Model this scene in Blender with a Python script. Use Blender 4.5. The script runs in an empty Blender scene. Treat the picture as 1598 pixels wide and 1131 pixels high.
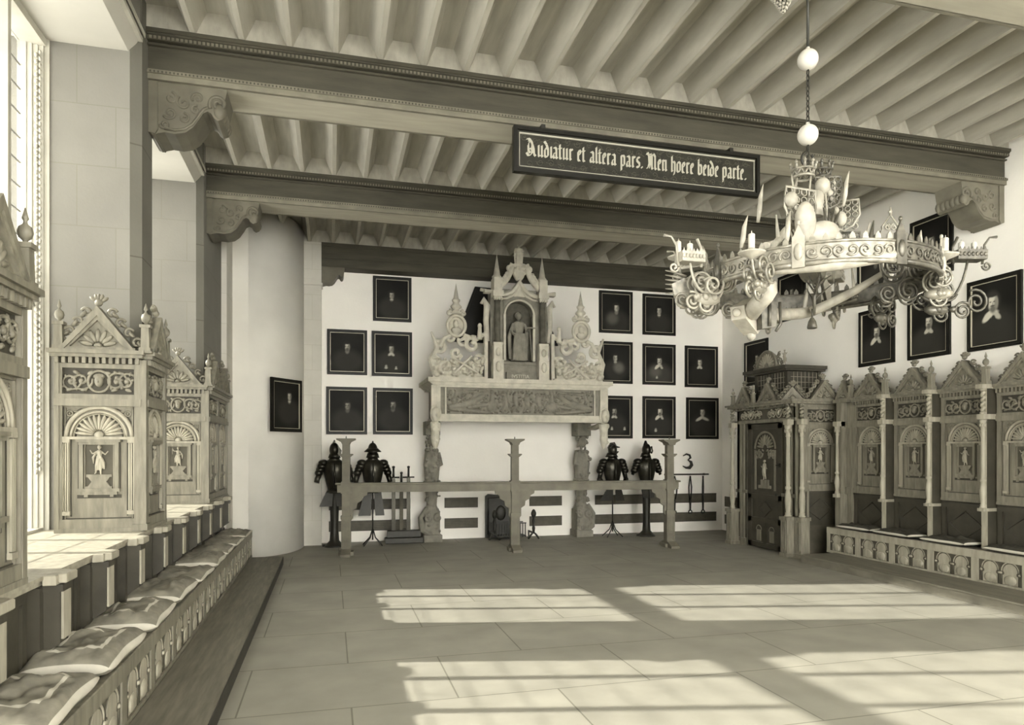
import bpy, bmesh, math, random
import numpy as np
from mathutils import Matrix, Vector, noise
PI = math.pi
C = bpy.context.scene.collection
SC = bpy.context.scene

# ------------------------------------------------------------------ camera, sky, sun, exposure
cam = bpy.data.cameras.new('camera'); camo = bpy.data.objects.new('camera', cam); C.objects.link(camo)
camo.location = (0, 0, 1.6)
camo.rotation_euler = (PI/2, 0, -math.atan(283/1077))
cam.sensor_width = 36; cam.lens = 36*1077/1598
cam.shift_y = (702-565.5)/1598
cam.clip_start = .05
SC.camera = camo
W = bpy.data.worlds.new('sky'); SC.world = W; W.use_nodes = True
bg = W.node_tree.nodes['Background']; bg.inputs[0].default_value = (1, .978, .925, 1); bg.inputs[1].default_value = 14
sl = bpy.data.lights.new('sun', 'SUN'); sl.energy = 19.5; sl.angle = math.radians(.7); sl.color = (1, .97, .90)
so = bpy.data.objects.new('sun', sl); C.objects.link(so)
so.rotation_euler = Vector((1, -.228, -.528)).to_track_quat('-Z', 'Y').to_euler(); so.location = (-8, 8, 8)
vs = SC.view_settings
vs.view_transform = 'Standard'; vs.look = 'None'; vs.gamma = 1; vs.use_curve_mapping = False
vs.exposure = .62

# ------------------------------------------------------------------ materials
def mat(name, col, rough=.7, metal=0.0, var=.12, scale=3.0, bump=0.0, bscale=30.0, stretch=(1,1,1), kind='noise', spec=.3, **kw):
    m = bpy.data.materials.new(name); m.use_nodes = True
    N = m.node_tree.nodes; L = m.node_tree.links; b = N['Principled BSDF']
    b.inputs['Roughness'].default_value = rough; b.inputs['Metallic'].default_value = metal
    b.inputs['Specular IOR Level'].default_value = spec
    tc = N.new('ShaderNodeTexCoord'); mp = N.new('ShaderNodeMapping'); mp.inputs['Scale'].default_value = stretch
    L.new(tc.outputs['Object'], mp.inputs[0])
    nz = N.new('ShaderNodeTexNoise'); nz.inputs['Scale'].default_value = scale; nz.inputs['Detail'].default_value = 6
    L.new(mp.outputs[0], nz.inputs['Vector'])
    rp = N.new('ShaderNodeMapRange'); rp.inputs[1].default_value = .3; rp.inputs[2].default_value = .7
    rp.inputs[3].default_value = 1-var; rp.inputs[4].default_value = 1+var
    L.new(nz.outputs['Fac'], rp.inputs[0])
    mx = N.new('ShaderNodeVectorMath'); mx.operation = 'SCALE'; mx.inputs[0].default_value = col[:3]
    L.new(rp.outputs[0], mx.inputs['Scale'])
    out = mx.outputs[0]
    if kind == 'brick':
        mp2 = N.new('ShaderNodeMapping'); mp2.inputs['Rotation'].default_value = kw.get('rot', (0,0,0)); L.new(tc.outputs['Object'], mp2.inputs[0])
        mp2.inputs['Location'].default_value = kw.get('off', (0,0,0))
        br = N.new('ShaderNodeTexBrick'); br.inputs['Scale'].default_value = 1
        br.inputs['Color1'].default_value = (1,1,1,1); v = kw.get('alt', .93); br.inputs['Color2'].default_value = (v,v,v,1)
        j = kw.get('joint', .55); br.inputs['Mortar'].default_value = (j,j,j*.95,1)
        br.inputs['Mortar Size'].default_value = kw.get('mortar', .004); br.inputs['Brick Width'].default_value = kw.get('bw', .7)
        br.inputs['Row Height'].default_value = kw.get('rh', .35); br.inputs['Mortar Smooth'].default_value = .2
        L.new(mp2.outputs[0], br.inputs[0])
        m2 = N.new('ShaderNodeVectorMath'); m2.operation = 'MULTIPLY'
        L.new(out, m2.inputs[0]); L.new(br.outputs['Color'], m2.inputs[1]); out = m2.outputs[0]
    L.new(out, b.inputs['Base Color'])
    if bump:
        n2 = N.new('ShaderNodeTexNoise'); n2.inputs['Scale'].default_value = bscale; n2.inputs['Detail'].default_value = 4
        L.new(mp.outputs[0], n2.inputs['Vector'])
        bp = N.new('ShaderNodeBump'); bp.inputs['Strength'].default_value = bump; bp.inputs['Distance'].default_value = .01
        L.new(n2.outputs['Fac'], bp.inputs['Height']); L.new(bp.outputs[0], b.inputs['Normal'])
    return m
M = {}
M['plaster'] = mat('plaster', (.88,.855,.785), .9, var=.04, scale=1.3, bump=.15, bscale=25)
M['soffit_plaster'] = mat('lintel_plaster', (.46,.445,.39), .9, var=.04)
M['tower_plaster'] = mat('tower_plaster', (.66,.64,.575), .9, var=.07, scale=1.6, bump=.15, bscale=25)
M['pilaster_stone'] = mat('pilaster_stone', (.55,.533,.47), .9, var=.07, kind='brick', rot=(PI/2,0,0), bw=.6, rh=.42, joint=.85, mortar=.005, alt=.95)
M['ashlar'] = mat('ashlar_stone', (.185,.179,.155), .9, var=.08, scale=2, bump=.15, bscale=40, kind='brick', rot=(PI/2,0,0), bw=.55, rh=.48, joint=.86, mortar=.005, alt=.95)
M['ashlar_side'] = mat('dark_ashlar', (.13,.125,.103), .9, var=.08, scale=2, bump=.15, bscale=40, kind='brick', rot=(PI/2,0,PI/2), bw=.9, rh=.48, joint=.6, mortar=.006, alt=.88)
M['stone_trim'] = mat('moulded_stone', (.42,.405,.345), .85, var=.1, scale=6)
M['floor'] = mat('floor_slabs', (.28,.268,.222), .6, var=.13, scale=2.2, bump=.05, bscale=14, kind='brick', bw=1.35, rh=.92, joint=.5, mortar=.006, alt=.93, off=(.55,.2,0), spec=.35)
M['plank'] = mat('step_planks', (.15,.14,.108), .6, var=.25, scale=5, stretch=(6,.6,1), bump=.1)
M['joist'] = mat('joist_wood', (.39,.373,.313), .8, var=.14, scale=2.5, stretch=(6,.7,3), bump=.1, bscale=20)
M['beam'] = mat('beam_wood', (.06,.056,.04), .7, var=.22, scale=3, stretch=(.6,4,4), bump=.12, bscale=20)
M['beam_light'] = mat('lit_soffit_wood', (.34,.32,.255), .75, var=.12, scale=3, stretch=(.6,4,4))
M['oak'] = mat('carved_oak', (.18,.168,.127), .5, var=.28, scale=5, stretch=(5,5,.8), bump=.15, bscale=40, spec=.45)
M['oak_dark'] = mat('dark_oak', (.045,.041,.029), .5, var=.25, scale=6, bump=.1, spec=.4)  # also stands in for shade on posts, fins, grounds and grooves
M['oak_pale'] = mat('pale_oak', (.31,.29,.227), .55, var=.2, scale=5, stretch=(4,4,.8), bump=.15)
M['oak_mid'] = mat('mid_tone_oak', (.075,.069,.05), .5, var=.25, scale=6)  # also stands in for recess shade in niches and bench carving
M['corbel'] = mat('corbel_wood', (.11,.102,.075), .6, var=.2, scale=6)
M['rail'] = mat('weathered_oak', (.15,.14,.105), .6, var=.2, scale=6, bump=.1)
M['sandstone'] = mat('carved_sandstone', (.21,.20,.163), .8, var=.2, scale=9, bump=.5, bscale=60)
M['sandstone_dark'] = mat('dark_sandstone', (.09,.085,.066), .8, var=.3, scale=9, bump=.5, bscale=60)  # for dark shafts; on the niche back it stands in for shade
M['sandstone_pale'] = mat('pale_sandstone', (.50,.477,.395), .8, var=.15, scale=9, bump=.4, bscale=60)
M['iron'] = mat('black_iron', (.022,.021,.015), .45, metal=.3, var=.3, scale=12, spec=.5)  # also stands in for shade on the left step riser
M['steel'] = mat('blackened_steel', (.035,.033,.025), .3, metal=.75, var=.3, scale=10, spec=.5)
M['frame'] = mat('black_picture_frame', (.008,.0075,.005), .45, var=.2, spec=.25)
M['gilt'] = mat('gilt_fillet', (.50,.47,.36), .4, metal=.2, var=.1)
M['velvet'] = mat('cushion_cloth', (.20,.188,.148), .9, var=.35, scale=9, bump=.5, bscale=12)
M['velvet_pale'] = mat('cushion_piping_cloth', (.5,.477,.40), .9, var=.1, scale=9)
M['velvet_dark'] = mat('dark_cushion_cloth', (.04,.037,.027), .9, var=.3, scale=14)
M['antler'] = mat('chandelier_antler', (.36,.34,.28), .45, var=.25, scale=14, bump=.2, spec=.5)
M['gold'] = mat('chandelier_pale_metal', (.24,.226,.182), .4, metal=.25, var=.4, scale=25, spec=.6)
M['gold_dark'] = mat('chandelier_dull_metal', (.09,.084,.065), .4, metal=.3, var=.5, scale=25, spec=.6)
M['candle'] = mat('candle_wax', (.5,.48,.42), .5, var=.03)
M['grille'] = mat('grille_board', (.10,.092,.068), .7, var=.2, scale=10)
M['letter'] = mat('sign_lettering', (.36,.345,.28), .6, var=.05)
M['sign'] = mat('sign_board', (.018,.017,.011), .5, var=.3, scale=12)
M['scroll_dim'] = mat('sign_flourish', (.06,.056,.04), .6, var=.1)
M['leadcame'] = mat('window_lead', (.12,.115,.10), .6)
def glass_mat():
    m = bpy.data.materials.new('window_glass'); m.use_nodes = True; N = m.node_tree.nodes; L = m.node_tree.links
    N.remove(N['Principled BSDF']); o = N['Material Output']
    t = N.new('ShaderNodeBsdfTransparent'); t.inputs[0].default_value = (.66,.66,.65,1)
    g = N.new('ShaderNodeBsdfGlossy'); g.inputs['Roughness'].default_value = .1
    mx = N.new('ShaderNodeMixShader'); mx.inputs[0].default_value = .05
    L.new(t.outputs[0], mx.inputs[1]); L.new(g.outputs[0], mx.inputs[2]); L.new(mx.outputs[0], o.inputs[0]); return m
M['glass'] = glass_mat()
def paint_mat():
    m = bpy.data.materials.new('oil_painting'); m.use_nodes = True; N = m.node_tree.nodes; L = m.node_tree.links
    b = N['Principled BSDF']; a = N.new('ShaderNodeVertexColor'); a.layer_name = 'paint'
    L.new(a.outputs[0], b.inputs['Base Color']); b.inputs['Roughness'].default_value = .6; b.inputs['Specular IOR Level'].default_value = .15; return m
M['paint'] = paint_mat()

# ------------------------------------------------------------------ mesh helpers
class MB:
    def __init__(s): s.bm = bmesh.new(); s.T = Matrix.Identity(4)
    def v(s, p): return s.bm.verts.new(s.T @ Vector(p))
    def f(s, vs, smooth=False, mi=0):
        try: f = s.bm.faces.new(vs)
        except ValueError: return
        f.smooth = smooth; f.material_index = mi
    def box(s, x0,x1,y0,y1,z0,z1, mi=0, bev=0):
        if x1 < x0: x0,x1 = x1,x0
        if y1 < y0: y0,y1 = y1,y0
        if z1 < z0: z0,z1 = z1,z0
        if bev:
            b = bev; V = []
            for z,i in ((z0,b),(z0+b,0),(z1-b,0),(z1,b)):
                V.append([s.v((x0+i,y0+i,z)), s.v((x1-i,y0+i,z)), s.v((x1-i,y1-i,z)), s.v((x0+i,y1-i,z))])
            s.f(V[0][::-1], mi=mi); s.f(V[3], mi=mi)
            for a in range(3):
                for k in range(4): s.f([V[a][k], V[a][(k+1)%4], V[a+1][(k+1)%4], V[a+1][k]], mi=mi)
            return s
        V = [s.v(p) for p in ((x0,y0,z0),(x1,y0,z0),(x1,y1,z0),(x0,y1,z0),(x0,y0,z1),(x1,y0,z1),(x1,y1,z1),(x0,y1,z1))]
        for q in ((3,2,1,0),(4,5,6,7),(0,1,5,4),(1,2,6,5),(2,3,7,6),(3,0,4,7)): s.f([V[i] for i in q], mi=mi)
        return s
    def prism(s, pts, a0, a1, plane='xz', mi=0, smooth=False):
        def P(p, a):
            return {'xz': (p[0],a,p[1]), 'yz': (a,p[0],p[1]), 'xy': (p[0],p[1],a)}[plane]
        A = [s.v(P(p,a0)) for p in pts]; B = [s.v(P(p,a1)) for p in pts]
        s.f(A, mi=mi); s.f(B[::-1], mi=mi); n = len(pts)
        for i in range(n): s.f([A[i], B[i], B[(i+1)%n], A[(i+1)%n]], smooth, mi)
        return s
    def lathe(s, prof, c=(0,0,0), n=16, mi=0, sx=1, sy=1, smooth=True, a0=0):
        R = []
        for r,z in prof:
            R.append([s.v((c[0]+sx*r*math.cos(a0+2*PI*k/n), c[1]+sy*r*math.sin(a0+2*PI*k/n), c[2]+z)) for k in range(n)])
        for i in range(len(R)-1):
            for k in range(n): s.f([R[i][k], R[i][(k+1)%n], R[i+1][(k+1)%n], R[i+1][k]], smooth, mi)
        s.f(R[0][::-1], mi=mi); s.f(R[-1], mi=mi)
        return s
    def ell(s, c, rx, ry=None, rz=None, n=10, m=6, mi=0, R=None):
        ry = rx if ry is None else ry; rz = rx if rz is None else rz
        R = R or Matrix.Identity(3); c = Vector(c)
        def P(a,b): return c + R @ Vector((rx*math.sin(a)*math.cos(b), ry*math.sin(a)*math.sin(b), rz*math.cos(a)))
        rows = [[s.v(P(PI*(i)/m, 2*PI*k/n)) for k in range(n)] for i in range(1,m)]
        t = s.v(P(0,0)); b = s.v(P(PI,0))
        for k in range(n):
            s.f([t, rows[0][k], rows[0][(k+1)%n]], True, mi); s.f([b, rows[-1][(k+1)%n], rows[-1][k]], True, mi)
        for i in range(m-2):
            for k in range(n): s.f([rows[i][k], rows[i+1][k], rows[i+1][(k+1)%n], rows[i][(k+1)%n]], True, mi)
        return s
    def tube(s, pts, r, n=6, closed=False, mi=0, flat=1.0):
        pts = [Vector(p) for p in pts]; N = len(pts)
        rr = [r]*N if not isinstance(r,(list,tuple)) else list(r)
        if len(rr) != N: rr = [float(np.interp(i/(N-1), np.linspace(0,1,len(r)), r)) for i in range(N)]
        R = []; up = None
        for i,p in enumerate(pts):
            a = pts[i-1] if (i or closed) else p; b = pts[(i+1)%N] if (i<N-1 or closed) else p
            t = (b-a); t = t.normalized() if t.length > 1e-9 else Vector((0,0,1))
            if up is None:
                up = t.orthogonal().normalized()
            u = up - t*up.dot(t)
            if u.length < 1e-6: u = t.orthogonal()
            u.normalize(); w = t.cross(u); up = u
            R.append([s.v(p + rr[i]*(u*math.cos(2*PI*k/n)+w*math.sin(2*PI*k/n)*flat)) for k in range(n)])
        for i in range(N if closed else N-1):
            j = (i+1)%N
            for k in range(n): s.f([R[i][k], R[i][(k+1)%n], R[j][(k+1)%n], R[j][k]], True, mi)
        if not closed: s.f(R[0][::-1], mi=mi); s.f(R[-1], mi=mi)
        return s
    def build(s, name, m, parent=None, wn=True):
        bmesh.ops.recalc_face_normals(s.bm, faces=s.bm.faces[:])
        me = bpy.data.meshes.new(name); s.bm.to_mesh(me); s.bm.free()
        for q in (m if isinstance(m,(list,tuple)) else [m]): me.materials.append(M[q])
        o = bpy.data.objects.new(name, me); C.objects.link(o)
        if parent: o.parent = parent
        return o
def remesh(mb, voxel, name, m, parent=None, smooth=2):
    o = mb.build(name+'_raw', m)
    r = o.modifiers.new('r','REMESH'); r.mode = 'VOXEL'; r.voxel_size = voxel; r.use_smooth_shade = True
    if smooth:
        q = o.modifiers.new('s','SMOOTH'); q.factor = .5; q.iterations = smooth
    dg = bpy.context.evaluated_depsgraph_get()
    me = bpy.data.meshes.new_from_object(o.evaluated_get(dg)); me.name = name
    if not me.materials:
        for q in (m if isinstance(m,(list,tuple)) else [m]): me.materials.append(M[q])
    old = o.data; bpy.data.objects.remove(o); bpy.data.meshes.remove(old)
    n = bpy.data.objects.new(name, me); C.objects.link(n)
    if parent: n.parent = parent
    return n
def tag(o, label, cat, group=None, kind=None):
    if kind: o['kind'] = kind
    o['label'] = label; o['category'] = cat
    if group: o['group'] = group
    return o
def thing(name, label, cat, loc=(0,0,0), rz=0, group=None):
    o = bpy.data.objects.new(name, None); C.objects.link(o); o.location = loc; o.rotation_euler = (0,0,rz)
    o.empty_display_size = .1
    return tag(o, label, cat, group)
def node(name, parent, loc=(0,0,0), rz=0):
    o = bpy.data.objects.new(name, None); C.objects.link(o); o.parent = parent; o.location = loc; o.rotation_euler = (0,0,rz); return o
def struct(o): o['kind'] = 'structure'; return o
def copy_tree(o, parent=None):
    c = o.copy(); C.objects.link(c); c.parent = parent
    for ch in list(o.children): copy_tree(ch, c)
    return c
def spiral(c, r0, r1, turns, a0=0, n=None, plane='xz', sgn=1):
    n = n or int(14*abs(turns))+2; P = []
    for i in range(n):
        t = i/(n-1); r = r0+(r1-r0)*t; a = a0+sgn*2*PI*turns*t
        u, v = r*math.cos(a), r*math.sin(a)
        P.append({'xz': (c[0]+u, c[1], c[2]+v), 'yz': (c[0], c[1]+u, c[2]+v), 'xy': (c[0]+u, c[1]+v, c[2])}[plane])
    return P
def bez(p0, p1, p2, p3, n=10):
    p0,p1,p2,p3 = map(Vector,(p0,p1,p2,p3)); o = []
    for i in range(n+1):
        t = i/n; o.append(p0*(1-t)**3+p1*3*t*(1-t)**2+p2*3*t*t*(1-t)+p3*t**3)
    return o

# ------------------------------------------------------------------ room shell
YB = 12.32; XR = 7.6; XL = -1.47; ZJ = 5.08; ZC = 5.28; YF = -4.2
struct(MB().box(-2.7, XR+.3, YF-.3, YB+.3, -.25, 0).build('floor', 'floor'))
struct(MB().box(-2.7, XR+.3, YF-.3, YB+.3, ZC, ZC+.2).build('ceiling', 'joist'))
struct(MB().box(-2.7, XR+.3, YB, YB+.3, 0, ZC).build('wall_back', 'plaster'))
struct(MB().box(XR, XR+.3, YF-.3, YB, 0, ZC).build('wall_right', 'plaster'))
mb = MB()      # wall behind the viewer, with three tall windows added to light the far wall
FILL_WINDOWS = [(-1.05,1.45),(1.85,4.35),(4.75,7.25)]
mb.box(-2.7,XR,YF-.3,YF,0,.7); mb.box(-2.7,XR,YF-.3,YF,4.85,ZC); mb.box(-2.7,FILL_WINDOWS[0][0],YF-.3,YF,.7,4.85); mb.box(FILL_WINDOWS[2][1],XR,YF-.3,YF,.7,4.85)
for (a,b),(c,d) in zip(FILL_WINDOWS[:-1],FILL_WINDOWS[1:]): mb.box(b,c,YF-.3,YF,.7,4.85)
struct(mb.build('wall_front', 'plaster'))
for i,(a,b) in enumerate(FILL_WINDOWS):
    g = MB(); g.box(a,b,YF-.2,YF-.16,.7,.78); g.box(a,b,YF-.2,YF-.16,4.77,4.85); g.box(a,b,YF-.2,YF-.16,2.9,3.0)
    for k in range(4): x = a+(b-a-.06)*k/3; g.box(x,x+.06,YF-.2,YF-.16,.7,4.85)
    struct(g.build('window_%d' % (i+6), 'stone_trim'))  # bars of the added fill-light openings
# window wall: splayed piers, aprons under the sills, lintels
NICHES = [(-4.16+2.8*k, -2.3+2.8*k) for k in range(5)]
XO = -2.62; SILL = .93; HEAD = 4.78
mb = MB()
def pier(y0, y1, near_splay=True):
    # y0 = far jamb of the nearer window, y1 = near jamb of the farther window
    pts = [(-1.47, y0+.04), (-1.55, y0), (XO, y0), (XO, y1), (-2.25, y1)]
    if near_splay:
        for k in range(5):
            a = k/4; pts.append((-2.25+.72*a, y1-.50*a**.8))
        pts += [(-1.49, y0+.40), (-1.47, y0+.36)]
    else: pts += [(-1.47, y1)]
    mb.prism(pts, 0, ZC, 'xy')
for (a,b),(c,d) in zip(NICHES[:-1], NICHES[1:]): pier(b, c)
mb.prism([(-1.47,8.94),(-1.55,8.9),(XO,8.9),(XO,12.32),(-1.47,12.32)], 0, ZC, 'xy')
mb.box(XO, XL, YF, NICHES[0][0], 0, ZC)
for a,b in NICHES:
    mb.box(XO, -1.50, a-.02, b+.02, 0, SILL)
    mb.prism([(XO,ZC),(XO,HEAD),(-1.56,HEAD),(-1.48,HEAD+.12),(-1.48,ZC)], a-.52, b+.02, 'xz')
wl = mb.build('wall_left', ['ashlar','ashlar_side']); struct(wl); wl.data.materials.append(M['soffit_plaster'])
for p in wl.data.polygons:
    c_ = p.center
    if p.normal.x > .3 and c_.x > -2.2 and abs(p.normal.z) < .3 and (any(b-.05 < c_.y < b+.95 for a,b in NICHES)): p.material_index = 1  # darker ashlar on pier faces turned towards the room
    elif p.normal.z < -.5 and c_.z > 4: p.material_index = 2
mb = MB()   # narrow mouldings round each window reveal
for i,(a,b) in enumerate(NICHES):
    for k,(dx,dz) in enumerate(((0,0),(.045,.05))):
        mb.box(-1.50+dx, -1.462+dx*.3, a-.3, b+.03+.02*k, HEAD+.10+dz, HEAD+.135+dz)
struct(mb.build('trim_1', 'stone_trim'))
# stair-tower drum in the far left corner + plain pilaster strip
mb = MB()
pts = [(-1.52,12.4),(-1.52,10.88)] + [(-1.18+.75*math.sin(t), 12.05-1.17*math.cos(t)) for t in [PI/2*i/20 for i in range(21)]] + [(-.43,12.4)]
A = [mb.v((x,y,0)) for x,y in pts]; B = [mb.v((x,y,5.21)) for x,y in pts]
for i in range(len(pts)-1): mb.f([A[i],A[i+1],B[i+1],B[i]], smooth=(2<=i<=21))
mb.f(A); mb.f(B)
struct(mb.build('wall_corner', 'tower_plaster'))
mb = MB(); mb.box(-.44,-.15,12.02,12.34,0,4.36); mb.box(-.46,-.13,11.99,12.34,4.36,4.40); mb.box(-.44,-.15,12.01,12.34,4.40,4.46); mb.box(-.44,-.15,12.0,12.34,4.46,ZJ)
mb.box(XL,-1.40,10.3,10.9,0,ZJ)
struct(mb.build('trim_2', 'pilaster_stone'))

# windows: stone frame, mullions, transom, leaded lights
def window(i, a, b):
    root = bpy.data.objects.new('window_%d' % i, None); C.objects.link(root); root.location = (-2.25, a, SILL); struct(root)
    w = b-a; h = HEAD-SILL
    f = MB()
    for k in range(4):      # stepped fluted surround of the far and near reveals
        f.box(.0+.035*k, .035+.035*k, w-.05+.012*k-.001, w+.0, .05, h); f.box(.0+.035*k, .035+.035*k, 0, .05-.012*k, .05, h)
    f.box(-.06,.0,0,.06,.05,h); f.box(-.06,.0,w-.06,w,.05,h); f.box(-.06,.12,0,w,h-.06,h); f.box(-.06,.10,0,w,0,.07)
    f.build('window_frame', 'stone_trim', root)
    o = MB()                # running leaf ornament up the far reveal
    z = .5
    while z < h-.15:
        o.ell((.065, w-.055, z), .013, .012, .022, 6, 4); o.ell((.09, w-.05, z+.025), .012, .012, .02, 6, 4); z += .05
    o.build('reveal_ornament', 'stone_trim', root)
    t = MB(); t.box(-.09,.05,0,w,1.77,1.93); t.build('transom', 'stone_trim', root)
    for y in (w/3, 2*w/3):
        MB().box(-.07,.11,y-.024,y+.024,.05,h).build('mullion', 'stone_trim', root)
    for k in range(3):
        for z0,z1 in ((.07,1.77),(1.93,h-.06)):
            g = MB(); y0,y1 = k*w/3+.035, (k+1)*w/3-.035
            g.box(-.045,-.041,y0,y1,z0,z1,0)
            g.build('glass_light', 'glass', root)
            q = MB(); n = int((z1-z0)/.187)
            for j in range(1,n+1): q.box(-.045,-.035,y0,y1,z0+j*(z1-z0)/(n+1)-.003,z0+j*(z1-z0)/(n+1)+.003)
            q.box(-.043,-.037,(y0+y1)/2-.0015,(y0+y1)/2+.0015,z0,z1)
            q.build('lead_bars', 'leadcame', root)
for i,(a,b) in enumerate(NICHES): window(i+1, a, b)

# ------------------------------------------------------------------ ceiling joists and beams
JP = .3868
jb = MB(); jb.prism([(-.022,0),(.022,0),(.11,.201),(-.11,.201)], YF, YB, 'xz')
j0 = jb.build('ceiling_joist', 'joist')
tag(j0, 'wedge-shaped wooden ceiling joist running from the far wall over the cross beams', 'joist', 'ceiling joists')
for k in range(23):
    o = j0 if k == 0 else j0.copy()
    if k: C.objects.link(o)
    o.location = (-1.117+JP*k, 0, ZJ)
CORB = [(0,0),(0,-.42),(.03,-.445),(.07,-.43),(.12,-.415),(.2,-.42),(.28,-.40),(.34,-.35),(.385,-.28),(.42,-.22),(.455,-.20),(.485,-.215),(.505,-.25),(.535,-.27),(.575,-.25),(.59,-.2),(.585,-.13),(.60,-.06),(.61,0)]
def beam(y, label, plain=False):
    r = thing('ceiling_beam', label, 'beam', (0, y, 4.68))
    x0, x1 = XL+.002, XR-.002; h = ZJ-4.68
    b = MB()
    if plain:
        b.box(-.15, x1, .02, .33, 0, h); b.box(-.15,x1,0,.33,h-.06,h); b.box(-.15,x1,.0,.33,.14,.16)
        b.build('beam_body','beam',r)
    else:
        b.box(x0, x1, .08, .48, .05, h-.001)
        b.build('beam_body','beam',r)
        MB().box(x0,x1,.085,.475,0,.05).build('soffit_board','beam_light',r)  # pale underside carries the floor's bounce light in its colour
        c = MB()
        for s0,s1 in ((0,1),(1,-1)):
            yy = 0 if s1 == 1 else .56
            for (d,z0,z1) in ((.0,h-.035,h-.002),(.015,h-.05,h-.035),(.03,h-.085,h-.05),(.05,h-.12,h-.105)):
                c.box(x0,x1, yy+s1*d, yy+s1*.09, z0, z1)
        c.build('crown_moulding','beam',r)
        c = MB()
        for yy,s1 in ((.04,1),(.52,-1)):
            c.box(x0,x1,yy,yy+s1*.05,.045,.07); c.box(x0,x1,yy+s1*.015,yy+s1*.05,.0,.045); c.box(x0,x1,yy+s1*.02,yy+s1*.05,.07,.085)
        c.build('lower_moulding','rail',r)
        c = MB(); x = x0+.02
        while x < x1:
            c.box(x,x+.018,.022,.035,h-.078,h-.055); x += .034
        c.build('bead_course','rail',r)
        c = MB(); x = x0+.02
        while x < x1:
            c.box(x,x+.012,.036,.042,.05,.064); x += .03
        c.build('lower_bead_course','beam',r)
    for side in (0,1):
        def X(u): return (x0+u) if side == 0 else (x1-u)
        c = MB(); y0,y1 = (.1,.46) if not plain else (.03,.33)
        s = 1 if not plain else .62
        base = -.15-x0 if (plain and side == 0) else 0
        c.prism([(X(base+u*s), z*s) for u,z in CORB], y0, y1, 'xz')
        if not plain:
            c.prism([(X(u), z) for u,z in [(0,.0),(0,-.43),(.05,-.44),(.07,-.40),(.07,0)]], .085, .475, 'xz')
            for (cx,cz,rad) in ((.54,-.13,.075),):
                c.tube([(X(p[0]),y0-.004,p[2]) for p in spiral((cx,0,cz),rad,.01,1.6,PI*1.2,sgn=-1)], .014, 5)
            rnd = random.Random(3)
            for (cx,cz,rad) in ((.17,-.12,.05),(.27,-.15,.06),(.38,-.1,.05),(.16,-.25,.055),(.27,-.28,.045),(.36,-.2,.04),(.12,-.35,.04)):
                c.tube([(X(p[0]),y0-.002,p[2]) for p in spiral((cx,0,cz),rad,.008,1.2,rnd.random()*6,sgn=rnd.choice((-1,1)))], .011, 5)
            c.tube([(X(u),y0-.002,z+.03) for u,z in CORB[4:11]], .012, 5)
            [c.ell((X(.55),y0+.02+q*(y1-y0-.04)/5,-.19),.055,.05,.07,10,6) for q in range(6)]
        c.build('carved_corbel','rail' if side else 'corbel',r)
    return r
beam(3.44, 'wooden ceiling beam nearest the viewer, only its underside edge at top right')
beam(6.24, 'dark ceiling beam carrying the lettered board, on scrolled corbels')
beam(9.02, 'second moulded ceiling beam back, ending behind the chandelier')
beam(11.98, 'plain dark beam against the far wall above the fireplace', True)
mb = MB()
for y in (3.44,6.24,9.02,11.98):
    mb.box(XL,XR,y+.03,y+.06,ZJ,ZC)
    if y < 11: mb.box(XL,XR,y+.5,y+.53,ZJ,ZC)
struct(mb.build('trim_3','joist'))

# ------------------------------------------------------------------ carved stall faces
def petals(mb, cx, cz, y, r0, r1, n, a0, a1, w, d):
    for k in range(n):
        a = a0+(a1-a0)*k/(n-1); m = (r0+r1)/2
        R = Matrix.Rotation(-a, 3, 'Y')
        mb.ell((cx+m*math.cos(a), y, cz+m*math.sin(a)), (r1-r0)/2*1.05, d, w*.5, 8, 5, R=R)
def arc(cx, cz, y, r, a0=0, a1=PI, n=20): return [(cx+r*math.cos(a0+(a1-a0)*i/n), y, cz+r*math.sin(a0+(a1-a0)*i/n)) for i in range(n+1)]
def scrollwork(mb, x0, x1, z0, z1, y, r=.008, head=True, seed=0):
    w = x1-x0; h = z1-z0; cx = (x0+x1)/2; cz = (z0+z1)/2; rnd = random.Random(seed)
    for s in (-1,1):
        for (u,rad,t) in ((.25,.42*h,1.5),(.40,.40*h,1.5)):
            c = (cx+s*u*w, y, cz+rnd.uniform(-.03,.03)*h); P = spiral(c, rad, .1*rad, t, rnd.uniform(-.4,.4), sgn=s)
            mb.tube(P, r, 5)
            for q in P[3:-4:3]:
                mb.ell((q[0]+rnd.uniform(-.4,.4)*r*3, y, q[2]+rnd.uniform(-1,1)*r*1.5), r*2.0, r*1.2, r*1.2, 6, 4, R=Matrix.Rotation(rnd.uniform(0,PI),3,'Y'))
            mb.ell(c, r*2.2, r*1.8, r*2.2, 6, 4)
        for k in range(4):
            mb.ell((cx+s*w*(.12+.1*k), y, z0+h*(.15 if k%2 else .85)), r*3, r*1.2, r*1.5, 6, 4, R=Matrix.Rotation(rnd.uniform(-.6,.6),3,'Y'))
    if head:
        mb.tube([(cx+.40*h*math.cos(a), y, cz+.44*h*math.sin(a)) for a in [2*PI*i/18 for i in range(18)]], r*1.1, 5, closed=True)
        mb.ell((cx, y-.004, cz+.02*h), .17*h, .03, .25*h, 10, 7); mb.ell((cx, y-.022, cz), .05*h, .02, .08*h, 6, 4)
        mb.ell((cx, y, cz+.2*h), .22*h, .02, .13*h, 8, 5)
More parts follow.
